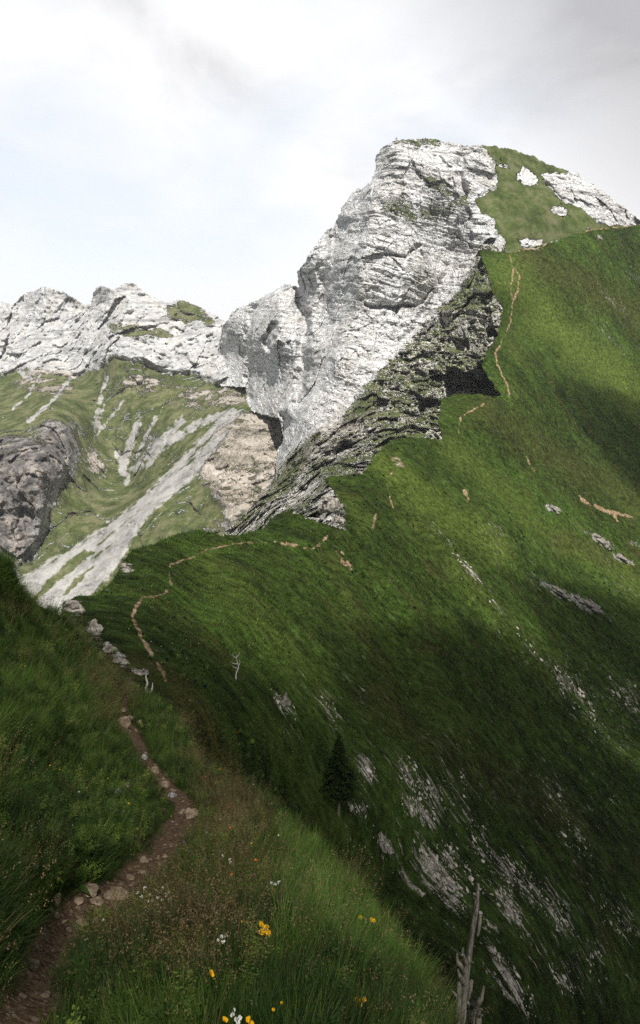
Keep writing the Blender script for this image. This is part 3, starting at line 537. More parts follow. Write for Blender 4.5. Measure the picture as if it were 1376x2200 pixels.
# ================================================================== OBJECTS
def tag(o, label=None, cat=None, group=None, kind=None):
    if label: o['label'] = label
    if cat: o['category'] = cat
    if group: o['group'] = group
    if kind: o['kind'] = kind
    return o
def empty(name, loc, label, cat, group=None):
    o = bpy.data.objects.new(name, None); COL.objects.link(o); o.location = loc; o.empty_display_size = .2
    return tag(o, label, cat, group)
def frames(up, yaw):                   # rotation matrices -> XYZ euler angles
    z = up / np.linalg.norm(up, axis=1, keepdims=True)
    a = np.stack([np.cos(yaw), np.sin(yaw), yaw * 0], -1)
    x = a - (a * z).sum(1, keepdims=True) * z; x /= np.linalg.norm(x, axis=1, keepdims=True); y = np.cross(z, x)
    sy = -x[:, 2]; return np.stack([np.arctan2(y[:, 2], z[:, 2]), np.arcsin(np.clip(sy, -1, 1)), np.arctan2(x[:, 1], x[:, 0])], -1)
def blades(n, h, spread, wid, lean, droop, segs=4, heads=0, seed=0, leafy=0):
    r = np.random.default_rng(seed); V = []; Fq = []
    for i in range(n):
        a = r.uniform(0, 6.283); rad = spread * math.sqrt(r.uniform()); L = r.uniform(*h); th = abs(r.normal(0, lean)); dr = r.uniform(*droop)
        az = a + r.normal(0, .8); w_ = wid * r.uniform(.6, 1.3)
        p = np.array([rad * math.cos(a), rad * math.sin(a), -.02]); d_az = np.array([math.cos(az), math.sin(az), 0]); sd = np.array([-math.sin(az), math.cos(az), 0])
        tw = r.uniform(-.6, .6); sd = sd * math.cos(tw) + np.array([0, 0, 1]) * math.sin(tw) * .5
        b = len(V)
        for k in range(segs + 1):
            t = k / segs; ang = th + dr * t * t
            wk = w_ * (1 - t) ** .7 * (1 if not leafy else (.35 + 2.6 * math.sin(math.pi * min(1, t * 1.05)) ** 1.0 if k < segs else 0))
            V += [p + sd * wk / 2, p - sd * wk / 2]
            p = p + (d_az * math.sin(ang) + np.array([0, 0, 1]) * math.cos(ang)) * L / segs
            if k: Fq.append((b + 2 * k - 2, b + 2 * k - 1, b + 2 * k + 1, b + 2 * k))
        if heads and r.uniform() < heads:      # loose seed head
            for q in range(9):
                c = p - np.array([0, 0, 1]) * .011 * q + d_az * -.004 * q; s = .006 + .004 * r.uniform(); o_ = r.normal(0, .009, 3); b = len(V)
                u = r.normal(0, 1, 3); u /= np.linalg.norm(u); v = np.cross(u, r.normal(0, 1, 3)); v /= np.linalg.norm(v)
                V += [c + o_ - u * s, c + o_ - v * s * .4, c + o_ + u * s, c + o_ + v * s * .4]; Fq.append((b, b + 1, b + 2, b + 3))
    return np.array(V), np.array(Fq)
def herb(n, h, seed=0, ls=.02):       # leafy herb: many small leaves up short stems
    r = np.random.default_rng(seed); V = []; Fq = []
    for i in range(n):
        az = r.uniform(0, 6.283); th = abs(r.normal(0, .45)); L = r.uniform(*h); d = np.array([math.cos(az) * math.sin(th), math.sin(az) * math.sin(th), math.cos(th)])
        for k in range(14):
            c = d * L * (k + 1) / 14 + r.normal(0, .008, 3); la = r.uniform(0, 6.283); u = np.array([math.cos(la), math.sin(la), r.uniform(-.2, .6)]); u /= np.linalg.norm(u)
            v = np.cross(u, [0, 0, 1]) + r.normal(0, .25, 3); v /= np.linalg.norm(v); s = ls * r.uniform(.6, 1.4) * (1.1 - .5 * k / 14); b = len(V)
            V += [c, c + u * s * .5 + v * s * .32, c + u * s, c + u * s * .5 - v * s * .32]; Fq.append((b, b + 1, b + 2, b + 3))
    return np.array(V), np.array(Fq)
def template(col, name, V, Fq, mat):
    me = bpy.data.meshes.new(name); me.from_pydata([tuple(v) for v in V], [], [tuple(f) for f in Fq]); me.materials.append(mat)
    for p in me.polygons: p.use_smooth = True
    o = bpy.data.objects.new(name, me); col.objects.link(o); return o
def scatter(name, P, E, S, I, col, label, cat, attrs=None):
    me = bpy.data.meshes.new(name); me.vertices.add(len(P)); me.vertices.foreach_set('co', np.asarray(P, np.float32).ravel())
    a = me.attributes.new('rot', 'FLOAT_VECTOR', 'POINT'); a.data.foreach_set('vector', np.asarray(E, np.float32).ravel())
    a = me.attributes.new('siz', 'FLOAT', 'POINT'); a.data.foreach_set('value', np.asarray(S, np.float32))
    a = me.attributes.new('pick', 'INT', 'POINT'); a.data.foreach_set('value', np.asarray(I, np.int32))
    for k, v in (attrs or {}).items():
        a = me.attributes.new(k, 'FLOAT', 'POINT'); a.data.foreach_set('value', np.asarray(v, np.float32))
    o = bpy.data.objects.new(name, me); COL.objects.link(o)
    g = bpy.data.node_groups.new(name + '_scatter', 'GeometryNodeTree')
    g.interface.new_socket('Geometry', in_out='INPUT', socket_type='NodeSocketGeometry'); g.interface.new_socket('Geometry', in_out='OUTPUT', socket_type='NodeSocketGeometry')
    N = g.nodes; L = g.links; gi = N.new('NodeGroupInput'); go = N.new('NodeGroupOutput'); iop = N.new('GeometryNodeInstanceOnPoints'); ci = N.new('GeometryNodeCollectionInfo')
    ci.inputs['Collection'].default_value = col; ci.inputs['Separate Children'].default_value = True; ci.inputs['Reset Children'].default_value = True
    def na(nm, t):
        n = N.new('GeometryNodeInputNamedAttribute'); n.data_type = t; n.inputs['Name'].default_value = nm; return n.outputs['Attribute']
    L.new(gi.outputs[0], iop.inputs['Points']); L.new(ci.outputs[0], iop.inputs['Instance']); iop.inputs['Pick Instance'].default_value = True
    L.new(na('pick', 'INT'), iop.inputs['Instance Index']); L.new(na('siz', 'FLOAT'), iop.inputs['Scale'])
    er = N.new('FunctionNodeEulerToRotation'); L.new(na('rot', 'FLOAT_VECTOR'), er.inputs[0]); L.new(er.outputs[0], iop.inputs['Rotation'])
    L.new(iop.outputs[0], go.inputs[0])
    m = o.modifiers.new('scatter', 'NODES'); m.node_group = g
    return tag(o, label, cat, kind='stuff')
def tri_data(o):
    me = o.data; n = len(me.vertices); co = np.empty(n * 3, np.float32); me.vertices.foreach_get('co', co); co = co.reshape(-1, 3).astype(float)
    F_ = np.empty(len(me.polygons) * 4, np.int32); me.polygons.foreach_get('vertices', F_); F_ = F_.reshape(-1, 4)
    at = {}
    for a in me.attributes:
        if a.data_type == 'FLOAT' and a.domain == 'POINT':
            x = np.empty(n, np.float32); a.data.foreach_get('value', x); at[a.name] = x
    return co, F_, at
def proj(P):
    y = P[:, 1] * CP - P[:, 2] * SP; u = P[:, 1] * SP + P[:, 2] * CP; y = np.maximum(y, 1e-3)
    return 688 + F * P[:, 0] / y, 1100 - F * u / y
def sample(o, dens, view=(-120, 1496, 0, 2420)):
    co, F_, at = tri_data(o); A, B, C_, D = (co[F_[:, i]] for i in range(4)); nr = np.cross(C_ - A, D - B); ar = np.linalg.norm(nr, axis=1) / 2; nr /= np.maximum(2 * ar, 1e-9)[:, None]
    nr *= np.sign(nr[:, 2] + 1e-9)[:, None]; c = (A + B + C_ + D) / 4; px, py = proj(c)
    fac = -(nr * c).sum(1) / np.linalg.norm(c, axis=1)
    ok = (px > view[0]) & (px < view[1]) & (py > view[2]) & (py < view[3]) & (fac > -.15)
    at_c = {k: v[F_].mean(1) for k, v in at.items()}
    n = rng.poisson(np.where(ok, ar * dens(c, px, py, at_c), 0)); idx = np.repeat(np.arange(len(F_)), n); s, t = rng.uniform(size=(2, len(idx), 1))
    P = A[idx] * (1 - s) * (1 - t) + B[idx] * s * (1 - t) + C_[idx] * s * t + D[idx] * (1 - s) * t
    return P, nr[idx], {k: v[idx] for k, v in at_c.items()}, px[idx], py[idx]
def hidden(name): return bpy.data.collections.new(name)

# ---- foreground grass
MG = [mat_blade('blade_green', [(0.022, 0.047, 0.008), (0.054, 0.101, 0.016), (0.115, 0.169, 0.034)]), mat_blade('blade_dark', [(0.011, 0.027, 0.008), (0.027, 0.054, 0.014), (0.061, 0.095, 0.024)]),
      mat_blade('blade_bright', [(0.047, 0.095, 0.016), (0.088, 0.169, 0.027), (0.162, 0.243, 0.054)]), mat_blade('blade_straw', [(0.061, 0.041, 0.019), (0.142, 0.101, 0.047), (0.270, 0.203, 0.101)]),
      mat_blade('herb_leaf', [(0.027, 0.061, 0.011), (0.074, 0.121, 0.019), (0.176, 0.230, 0.041)])]
gc = hidden('grass_templates')
specs = [('a_green', blades(34, (.14, .34), .07, .0042, .38, (.3, 1.3), seed=1), MG[0]), ('b_green', blades(30, (.10, .26), .08, .0045, .50, (.4, 1.5), seed=2), MG[0]),
         ('c_dark', blades(38, (.12, .30), .08, .0050, .50, (.5, 1.6), seed=3), MG[1]), ('d_bright', blades(36, (.16, .36), .07, .0042, .35, (.5, 1.5), seed=4), MG[2]),
         ('e_straw', blades(26, (.18, .42), .08, .0026, .40, (.2, .9), heads=.6, seed=5), MG[3]), ('f_straw', blades(20, (.06, .2), .08, .003, .8, (.5, 1.8), seed=6), MG[3]),
         ('g_herb', herb(14, (.08, .24), 7, .030), MG[4]), ('h_herb', herb(14, (.05, .16), 8, .042), MG[0])]
for nm, (V, Fq), m in specs: template(gc, nm, V, Fq, m)
def dA(c, px, py, at):
    Y_ = c[:, 1]; return 290 / np.clip(Y_ / 3.2, 1, 9) ** 1.35 * np.clip(1 - at.get('dirt', 0) * 1.35, 0, 1) * (px < 1200)
P, N_, at, px, py = sample(knoll, dA, (-90, 1250, 1100, 2330)); k = len(P); print('near tufts', k)
up = N_ * .45 + np.array([0, 0, .75]) + np.stack([fbm(P * .9, 2, 200), fbm(P * .9, 2, 201), P[:, 0] * 0], -1) * .9 + rng.normal(0, .12, (k, 3))
E = frames(up, rng.uniform(0, 6.283, k))
zone = fbm(P * 1.1, 3, 210) + rng.normal(0, .10, k); r_ = rng.uniform(size=k)
st_z = np.maximum(np.exp(-(((px - 500) / 80) ** 2 + ((py - 1740) / 130) ** 2)), np.exp(-(((px - 400) / 150) ** 2 + ((py - 2030) / 110) ** 2)) * .75); st_z = np.maximum(st_z, np.exp(-(((px - 230) / 60) ** 2 + ((py - 1500) / 70) ** 2)) * .6)
br_z = np.clip(sstep(560, 640, px) * sstep(1700, 1800, py) * sstep(2160, 2020, py) + .6 * sstep(1420, 1500, py) * sstep(1680, 1600, py) * sstep(260, 200, px), 0, 1)
he_z = np.exp(-(((px - 210) / 150) ** 2 + ((py - 1740) / 90) ** 2)) * .9 + .16
I = np.where(zone > .10, 2, np.where(zone > -.08, 0, 1))
I = np.where(r_ < st_z * .75 + .05, np.where(rng.uniform(size=k) < .6, 4, 5), I); I = np.where((r_ > .25) & (rng.uniform(size=k) < br_z * .7), 3, I)
I = np.where(rng.uniform(size=k) < he_z * .6, np.where(rng.uniform(size=k) < .65, 6, 7), I)
S = rng.uniform(.65, 1.15, k) * (.75 + .45 * fbm(P * 2.1, 2, 215)) * np.clip(1 - at['dirt'] * .5, .5, 1) * np.clip(P[:, 1] / 9, 1, 1.9)
dmin = np.linalg.norm(P, axis=1); S *= np.clip(dmin / 3.2, .6, 1)
scatter('grass', P, E, S, I, gc, 'long mixed alpine grass and herbs covering the near slope beside the path', 'grass')
# ---- low tussocks and stones on the long slope
m, T, b = new_mat('tussock')
oi = T.add('ShaderNodeObjectInfo').outputs['Random']; g = T.add('ShaderNodeGroup'); g.node_tree = GG; T.l.new(oi, g.inputs[0]); c = g.outputs[0]
def iattr(n_): return T.add('ShaderNodeAttribute', attribute_name=n_, attribute_type='INSTANCER').outputs['Fac']
c = T.mix(iattr('lit_lush'), c, T.mix(oi, (.044, .074, .014), (.105, .135, .028))); c = T.mix(iattr('dry'), c, T.mix(oi, (.045, .042, .014), (.085, .070, .026)))  # tussocks carry the same painted sunlight tint
T.l.new(c, b.inputs['Base Color']); M_tus = m
tcx = hidden('tussock_templates')
for q, (n_, hh, sp, wd) in enumerate([(16, (.10, .30), .16, .030), (20, (.08, .22), .22, .035), (12, (.14, .36), .12, .024), (24, (.05, .14), .26, .040)]):
    V, Fq = blades(n_, hh, sp, wd, .55, (.4, 1.3), segs=2, seed=20 + q); template(tcx, 'tussock_%s' % 'abcd'[q], V, Fq, M_tus)
def dB(c, px, py, at):
    Y_ = c[:, 1]; cov = np.clip(1 - at['dirt'] * 1.5 - np.clip(at['bare'] * 1.3 - .1, 0, 1) - at['rock'] * 1.2, 0, 1)
    return 6.5 / np.clip(Y_ / 32, .6, 20) ** 1.9 * cov * (Y_ < 240)
P, N_, at, px, py = sample(slope, dB, (-20, 1400, 900, 2230)); k = len(P); print('slope tussocks', k)
up = N_ * .5 + np.array([0, 0, .6]) + rng.normal(0, .15, (k, 3))
S = rng.uniform(.7, 1.6, k) * np.clip(P[:, 1] / 45, .7, 3.4)
scatter('tussock_grass', P - N_ * .03, frames(up, rng.uniform(0, 6.283, k)), S, rng.integers(0, 4, k), tcx, 'low tussocks of grass covering the long mountain slope', 'grass', {a: at[a] for a in ('lit_lush', 'dry')})
def rock_mesh(seed, sub=3, amp=.35, flat=(1, 1, 1), facet=7):
    import bmesh
    bm = bmesh.new(); bmesh.ops.create_icosphere(bm, subdivisions=sub, radius=1); r = np.random.default_rng(seed)
    V = np.array([v.co[:] for v in bm.verts]); Fq = np.array([[v.index for v in f.verts] for f in bm.faces]); bm.free()
    for q in range(facet):                # cleave planar faces
        n = r.normal(0, 1, 3); n /= np.linalg.norm(n); h = r.uniform(.55, .85); d = V @ n; V = V - np.outer(np.maximum(d - h, 0), n)
    V = V * (1 + amp * fbm(V * 1.1 + seed * 3.1, 2, seed)[:, None] + amp * .28 * fbm(V * 4.5 + seed, 3, seed + 5, .6)[:, None]); return V * np.array(flat), Fq
M_pale = mat_stone('pale_slope_stone', (.30, .26, .22), (.60, .55, .49), 1.2); M_path = mat_stone('path_stone', (.13, .095, .065), (.36, .28, .20), 9); M_crag = mat_stone('lichened_crag', (.05, .044, .036), (.36, .33, .29), 1.5)
M_grey = mat_stone('grey_boulder', (.18, .175, .17), (.40, .39, .375), .6)
rc = hidden('stone_templates')
for q in range(5):
    V, Fq = rock_mesh(60 + q, 2, .35, (1.5, 1, .5)); template(rc, 'stone_%s' % 'abcde'[q], V, Fq, M_pale)
def dS(c, px, py, at): return np.clip(at['bare'] * 3.2 - .6, 0, 1.6) * 7.0 / np.clip(c[:, 1] / 55, .7, 12) ** 1.9 * (c[:, 1] < 420)
P, N_, at, px, py = sample(slope, dS, (-20, 1400, 500, 2230)); k = len(P); print('slope stones', k)
yaw = np.arctan2(FD[1], FD[0]) + rng.normal(0, .5, k)
scatter('loose_stones', P, frames(N_ + rng.normal(0, .25, (k, 3)), yaw), rng.lognormal(-2.25, .5, k) * np.clip(P[:, 1] / 80, .8, 3), rng.integers(0, 5, k), rc, 'pale loose stones lying in the bare streaks of the slope', 'stones')
rc2 = hidden('boulder_templates')
for q in range(4):
    V, Fq = rock_mesh(80 + q, 2, .35, (1.2, 1, .75)); template(rc2, 'boulder_%s' % 'abcd'[q], V, Fq, M_grey)
P, N_, at, px, py = sample(far, lambda c, px, py, at: np.clip(at['scree'] - .3, 0, 1) * .028 + .0009 * (py > 900), (0, 700, 850, 1340)); k = len(P); print('scree boulders', k)
scatter('scree_boulders', P, frames(N_, rng.uniform(0, 6.283, k)), rng.lognormal(-.55, .55, k), rng.integers(0, 4, k), rc2, 'grey boulders strewn over the far scree run', 'boulders')

rc3 = hidden('pebble_templates')
M_peb = mat_stone('path_pebble', (.10, .07, .05), (.34, .26, .19), 30)
for q in range(4):
    V, Fq = rock_mesh(120 + q, 2, .3, (1.3, 1, .6)); template(rc3, 'pebble_%s' % 'abcd'[q], V, Fq, M_peb)
P, N_, at, px, py = sample(knoll, lambda c, px, py, at: np.clip(at['dirt'] - .35, 0, 1) * 150 / np.clip(c[:, 1] / 5, 1, 4) ** 1.6, (-20, 600, 1480, 2230)); k = len(P); print('pebbles', k)
scatter('gravel', P, frames(N_ + rng.normal(0, .2, (k, 3)), rng.uniform(0, 6.283, k)), np.minimum(rng.lognormal(-4.5, .8, k), .026) * np.clip(P[:, 1] / 7, 1, 1.6), rng.integers(0, 4, k), rc3, 'small brown pebbles and gravel trodden into the path', 'gravel')
hc = hidden('slope_herb_templates')
for q in range(3):
    V, Fq = herb(26, (.12, .42), 140 + q, .085); template(hc, 'slope_herb_%s' % 'abc'[q], V, Fq, [MG[1], MG[0], MG[4]][q])
P, N_, at, px, py = sample(slope, lambda c, px, py, at: np.clip(fbm(c * .045, 3, 240) * 3 + .15, 0, 1) * .42 / np.clip(c[:, 1] / 45, .8, 12) ** 1.6 * (at['bare'] < .3) * (c[:, 1] < 330), (-20, 1400, 800, 2230)); k = len(P); print('slope herbs', k)
scatter('slope_herbs', P, frames(N_ * .5 + np.array([0, 0, .6]), rng.uniform(0, 6.283, k)), rng.uniform(.5, 1.3, k) * np.clip(P[:, 1] / 90, .8, 2.2), rng.choice([0, 0, 1, 1, 2], k), hc, 'darker herb clumps and low bushes dotted over the long slope', 'herbs')
# ---- ray against the knoll / slope to seat single things
def surf(depthf, px, py):
    U = np.array([[float(px)]]); W = np.array([[float(py)]]); Yd, _ = depthf(U, W); return unproj(U, W, Yd)[0, 0]
def mpp(P): return (P[1] * CP - P[2] * SP) / F       # metres per photo pixel at P
def add_mesh(name, V, Fq, mat, parent=None, smooth=True, loc=(0, 0, 0)):
    me = bpy.data.meshes.new(name); me.from_pydata([tuple(v) for v in V], [], [tuple(f) for f in Fq]); me.materials.append(mat)
    for p in me.polygons: p.use_smooth = smooth
    o = bpy.data.objects.new(name, me); COL.objects.link(o); o.location = loc
    if parent: o.parent = parent
    return o
STONES = [(250, 1929, 56, 26, 'broad pale slab wedged across the right side of the path'), (183, 1914, 58, 16, 'long narrow slab at the left edge of the path bend'), (120, 1937, 22, 28, 'upright tan stone beside the path under overhanging grass'),
    (120, 1968, 16, 14, 'rounded brown stone left of the path below the upright one'), (282, 1889, 24, 13, 'small flat stone at the foot of the dark grass tuft'), (308, 1875, 22, 12, 'flat brown stone just above the small flat one in the path'),
    (310, 1852, 20, 20, 'blocky brown stone at the narrow part of the path'), (73, 2081, 20, 38, 'tall pointed stone under dry straw at the left of the path'), (44, 1855, 28, 22, 'pale stone with ochre lichen in grass left of the path'),
    (72, 1866, 26, 12, 'low grey stone right beside the lichened stone in grass'), (410, 1756, 38, 30, 'large beige block standing in the reddish upper path'), (392, 1748, 20, 14, 'smaller stone leaning on the large beige block'),
    (168, 1938, 30, 10, 'thin stone under the long narrow slab'), (205, 1940, 36, 9, 'thin strip of rock crossing the path between two slabs'), (252, 1950, 22, 12, 'small wedge stone below the broad pale slab'),
    (244, 1983, 18, 11, 'small pale stone at the right rim of the stony path'), (176, 1986, 30, 13, 'flat stone bedded in the middle of the brown path'), (137, 1981, 15, 8, 'little stone bedded in the path near the rounded brown one'),
    (356, 1841, 16, 9, 'small stone on the path above the narrow part'), (266, 1560, 30, 34, 'big tan step stone on the upper path'), (281, 1545, 18, 13, 'tan stone behind the big step stone'),
    (261, 1528, 18, 11, 'flat pale stone at the top of the stony step'), (298, 1553, 18, 13, 'rounded tan stone right of the big step stone'), (356, 1689, 22, 20, 'greenish grey stone at the edge of the upper path'),
    (371, 1712, 22, 16, 'white grey stone just below the greenish one'), (310, 1631, 15, 16, 'grey stone half sunk in grass above the reddish path'), (333, 1660, 18, 22, 'tan stone on the path between the two grey ones'),
    (254, 1706, 14, 22, 'upright grey stone among flowers on the left slope'), (275, 1691, 14, 15, 'brownish stone among flowers beside the upright grey one')]
for q, (x, y, w_, h_, lb) in enumerate(STONES):
    Pp = surf(A_d, x, y); s = mpp(Pp); V, Fq = rock_mesh(300 + q, 4, .3, (1, 1, 1), 10)
    V = V / np.abs(V).max(0); V = V * np.array([w_ * s * .52, max(w_, h_) * s * .45, h_ * s * .58])
    o = add_mesh('stone', V, Fq, M_path if q not in (24, 9, 27, 25) else M_grey, None, True, tuple(Pp + np.array([0, 0, h_ * s * .12])))
    o.rotation_euler = (random.uniform(-.15, .15), random.uniform(-.2, .2), random.uniform(-.3, .3)); tag(o, lb, 'stone', 'stones along the footpath')
CRAGS = [(158, 1312, 30, 26, B_d, 'pale rock face under an overhanging turf cap at the crest'), (200, 1352, 24, 26, B_d, 'broken reddish rock below the turf capped face'), (238, 1400, 22, 22, B_d, 'grey rock rib below the reddish broken rock'),
    (262, 1424, 22, 16, B_d, 'whitish rock at the lower end of the broken rib'), (298, 1447, 22, 10, B_d, 'flat white rock beside the dead branch'), (352, 1578, 20, 20, B_d, 'grey crag right of the path with cracked face'), (376, 1604, 24, 14, B_d, 'low pale rock just below the grey cracked crag'),
    (272, 1226, 20, 16, B_d, 'dark mossy crag on the left rim of the ridge'), (712, 1085, 26, 30, B_d, 'mossy pinnacle of rock at the ridge notch'), (730, 1115, 16, 14, B_d, 'small whitish rock below the mossy pinnacle'),
    (1262, 1300, 46, 16, B_d, 'largest grey outcrop on the right part of the slope'), (1195, 1268, 34, 12, B_d, 'dark outcrop just above the largest grey one'), (1288, 1160, 30, 10, B_d, 'narrow dark outcrop below the orange landslip'), (1335, 1198, 26, 10, B_d, 'dark outcrop near the right edge under the narrow one'),
    (1188, 1093, 20, 9, B_d, 'small dark outcrop left of the orange landslip'), (612, 1512, 12, 26, B_d, 'grey slab of rock standing alone in the slope above the spruce')]
for q, (x, y, w_, h_, df, lb) in enumerate(CRAGS):
    Pp = surf(df, x, y); s = mpp(Pp); VL, FL, of = [], [], 0; r = np.random.default_rng(500 + q)
    for kk in range(7):
        V, Fq = rock_mesh(500 + q * 9 + kk, 4, .5, (1, 1, 1), 8); V = V * (1 + .2 * fbm(V * 3.2 + q, 4, q, .65, True)[:, None]); sz = (.62 if kk == 0 else r.uniform(.16, .45))
        V = V * sz * np.array([1.1, .9, .8]) + (0 if kk == 0 else np.array([r.uniform(-.85, .85), r.uniform(-.4, .4), r.uniform(-.7, .5)])); VL.append(V); FL.append(Fq + of); of += len(V)
    V = np.concatenate(VL); Fq = np.concatenate(FL)
    V = V / np.abs(V).max(0) * np.array([w_ * s * .95, w_ * s * .7, h_ * s * .95])
    o = add_mesh('rock_outcrop', V, Fq, M_crag, None, True, tuple(Pp + np.array([0, w_ * s * .05, -h_ * s * .05]))); tag(o, lb, 'rock', 'rock outcrops on the slope')
    o.rotation_euler = (0, (.5 if x > 500 else .3), 0)

# ---- tubes for wood
def tube(pts, rad, seg=9, noise=.12, seed=0, sub=5):
    pts = np.array(pts, float); rad = np.array(rad, float); t = np.linspace(0, len(pts) - 1, (len(pts) - 1) * sub + 1); i = np.minimum(t.astype(int), len(pts) - 2); f = (t - i)[:, None]
    pm = pts[np.maximum(i - 1, 0)]; p0 = pts[i]; p1 = pts[i + 1]; p2 = pts[np.minimum(i + 2, len(pts) - 1)]
    C_ = .5 * (2 * p0 + (p1 - pm) * f + (2 * pm - 5 * p0 + 4 * p1 - p2) * f ** 2 + (3 * p0 - pm - 3 * p1 + p2) * f ** 3); R = rad[i] * (1 - f[:, 0]) + rad[i + 1] * f[:, 0]
    tg = np.gradient(C_, axis=0); tg /= np.linalg.norm(tg, axis=1, keepdims=True); a = np.cross(tg, [0.13, 1, .07]); a /= np.linalg.norm(a, axis=1, keepdims=True); b_ = np.cross(tg, a)
    V = []; n = len(C_)
    th = np.linspace(0, 2 * np.pi, seg, endpoint=False); q = (a[:, None] * np.cos(th)[None, :, None] + b_[:, None] * np.sin(th)[None, :, None])
    rr = R[:, None] * (1 + noise * 2 * fbm(np.stack([np.cos(th)[None] * 2.2 + 0 * R[:, None], np.sin(th)[None] * 2.2 + 0 * R[:, None], np.arange(n)[:, None] * .22 + 0 * th[None]], -1), 3, seed))
    V = (C_[:, None] + q * rr[..., None]).reshape(-1, 3); Fq = []
    for k in range(n - 1):
        for j in range(seg): Fq.append((k * seg + j, k * seg + (j + 1) % seg, (k + 1) * seg + (j + 1) % seg, (k + 1) * seg + j))
    V = np.concatenate([V, C_[:1], C_[-1:]]); 
    for j in range(seg): Fq.append((len(V) - 2, (j + 1) % seg, j)); Fq.append((len(V) - 1, (n - 1) * seg + j, (n - 1) * seg + (j + 1) % seg))
    return V, Fq
def mat_wood(name, lo, hi, zs=.06):
    m, T, b = new_mat(name); pos = T.add('ShaderNodeTexCoord').outputs['Object']
    n1 = T.noise(T.map(pos, scale=(1, 1, zs)), 70, 5, .7); n2 = T.noise(pos, 9, 4, .6)
    c = T.mix(T.ramp(n1, [(.35, 0.0), (.62, 1.0)]), lo, hi); c = T.mix(T.ramp(n2, [(.30, .8), (.46, 0.0)]), c, tuple(x * .35 for x in lo))
    c = T.mix(T.ramp(T.noise(pos, 30, 3, .6), [(.66, 0.0), (.72, .6)]), c, (.34, .19, .04))
    T.l.new(c, b.inputs['Base Color']); bump(T, b, [(n1, .9, .012), (n2, .6, .03)]); return m
M_dead = mat_wood('weathered_wood', (.035, .031, .025), (.21, .19, .155)); M_white = mat_wood('bleached_wood', (.30, .28, .25), (.62, .60, .56)); M_bark = mat_wood('spruce_bark', (.05, .042, .035), (.20, .17, .14), .3)
def pix_pts(L): return [unproj(x, y, yd) for x, y, yd in L]
o0 = unproj(1000, 2200, 5.5)
dt = empty('dead_tree', tuple(unproj(975, 2480, 5.6)), 'weathered broken dead tree trunk with stub branches at the lower right', 'dead tree')
dl = np.array(dt.location)
def wood(name, L, R, mat, parent, seed, **kw):
    s = [mpp(unproj(*p)) for p in L]; V, Fq = tube(np.array(pix_pts(L)) - np.array(parent.location), [r * k for r, k in zip(R, s)], seed=seed, **kw); return add_mesh(name, V, Fq, mat, parent)
wood('trunk', [(970, 2560, 5.6), (985, 2300, 5.55), (991, 2200, 5.5), (999, 2120, 5.5), (1008, 2050, 5.5), (1017, 1990, 5.5), (1024, 1950, 5.5), (1026, 1925, 5.5), (1028, 1899, 5.5)], [17, 11, 9, 8, 6.4, 5.4, 6.2, 4.2, 2.4], M_dead, dt, 1, seg=16, noise=.3)
for q, (L, R) in enumerate([([(1006, 2075, 5.5), (996, 2056, 5.45), (994, 2046, 5.45), (996, 2036, 5.45)], [5, 4, 2.6, 1]), ([(1000, 2090, 5.5), (990, 2074, 5.4), (983, 2062, 5.4), (983, 2048, 5.4)], [6, 5, 3.4, 1.4]), ([(1000, 2112, 5.5), (990, 2100, 5.4), (984, 2082, 5.4)], [7, 4.5, 1.6]),
        ([(1001, 2070, 5.5), (996, 2052, 5.4), (992, 2054, 5.4)], [4, 3, 1.5]), ([(990, 2150, 5.5), (980, 2138, 5.4), (970, 2127, 5.4)], [5, 3.5, 1.6]), ([(985, 2300, 5.5), (984, 2200, 5.4), (986, 2140, 5.42), (987, 2100, 5.45)], [13, 7, 6, 3]), ([(1033, 1965, 5.5), (1031, 1985, 5.47), (1026, 2010, 5.48)], [3, 4, 3])]):
    wood('branch', L, R, M_dead, dt, 10 + q, seg=8, noise=.35)
ds = empty('dead_tree', tuple(unproj(1010, 2420, 5.75)), 'short forked dead snag just right of the tall broken trunk', 'dead tree')
wood('trunk', [(1004, 2500, 5.8), (1014, 2280, 5.75), (1020, 2195, 5.7), (1022, 2160, 5.7)], [20, 12, 9, 8], M_dead, ds, 31, seg=12, noise=.35)
for q, (L, R) in enumerate([([(1019, 2165, 5.7), (1026, 2158, 5.6), (1036, 2142, 5.6), (1040, 2118, 5.6)], [7, 6, 5, 1.2]), ([(1008, 2300, 5.75), (1006, 2200, 5.8), (1010, 2150, 5.85), (1012, 2112, 5.9), (1017, 2108, 5.9)], [10, 6, 5, 4.5, 2]), ([(1026, 2260, 5.7), (1028, 2200, 5.65), (1030, 2172, 5.65), (1037, 2168, 5.6)], [9, 8, 4, 1]), ([(1024, 2190, 5.7), (1032, 2184, 5.62), (1037, 2180, 5.6)], [4, 2.5, 1]), ([(1012, 2165, 5.75), (1006, 2154, 5.7), (1002, 2152, 5.7)], [4, 2.5, 1.2])]):
    wood('branch', L, R, M_dead, ds, 40 + q, seg=8, noise=.35)
# small bleached dead sapling out on the slope, and a bleached branch by the path
Pq = surf(B_d, 507, 1457); Yq = Pq[1] - .3; sp_ = empty('dead_sapling', tuple(Pq), 'thin bleached dead sapling standing alone on the green slope', 'dead tree')
wood('trunk', [(507, 1462, Yq), (508, 1446, Yq), (513, 1434, Yq), (510, 1420, Yq), (508, 1408, Yq)], [1.5, 1.2, 1.0, .7, .4], M_white, sp_, 51, seg=6)
for q, L in enumerate([[(512, 1436, Yq), (504, 1434, Yq - .3), (500, 1430, Yq - .4)], [(511, 1426, Yq), (503, 1426, Yq), (498, 1422, Yq)], [(509, 1414, Yq), (502, 1410, Yq), (500, 1404, Yq)], [(509, 1412, Yq), (514, 1406, Yq), (515, 1400, Yq)], [(512, 1432, Yq), (516, 1424, Yq), (514, 1416, Yq)]]):
    wood('branch', L, [.7, .5, .25], M_white, sp_, 60 + q, seg=5)
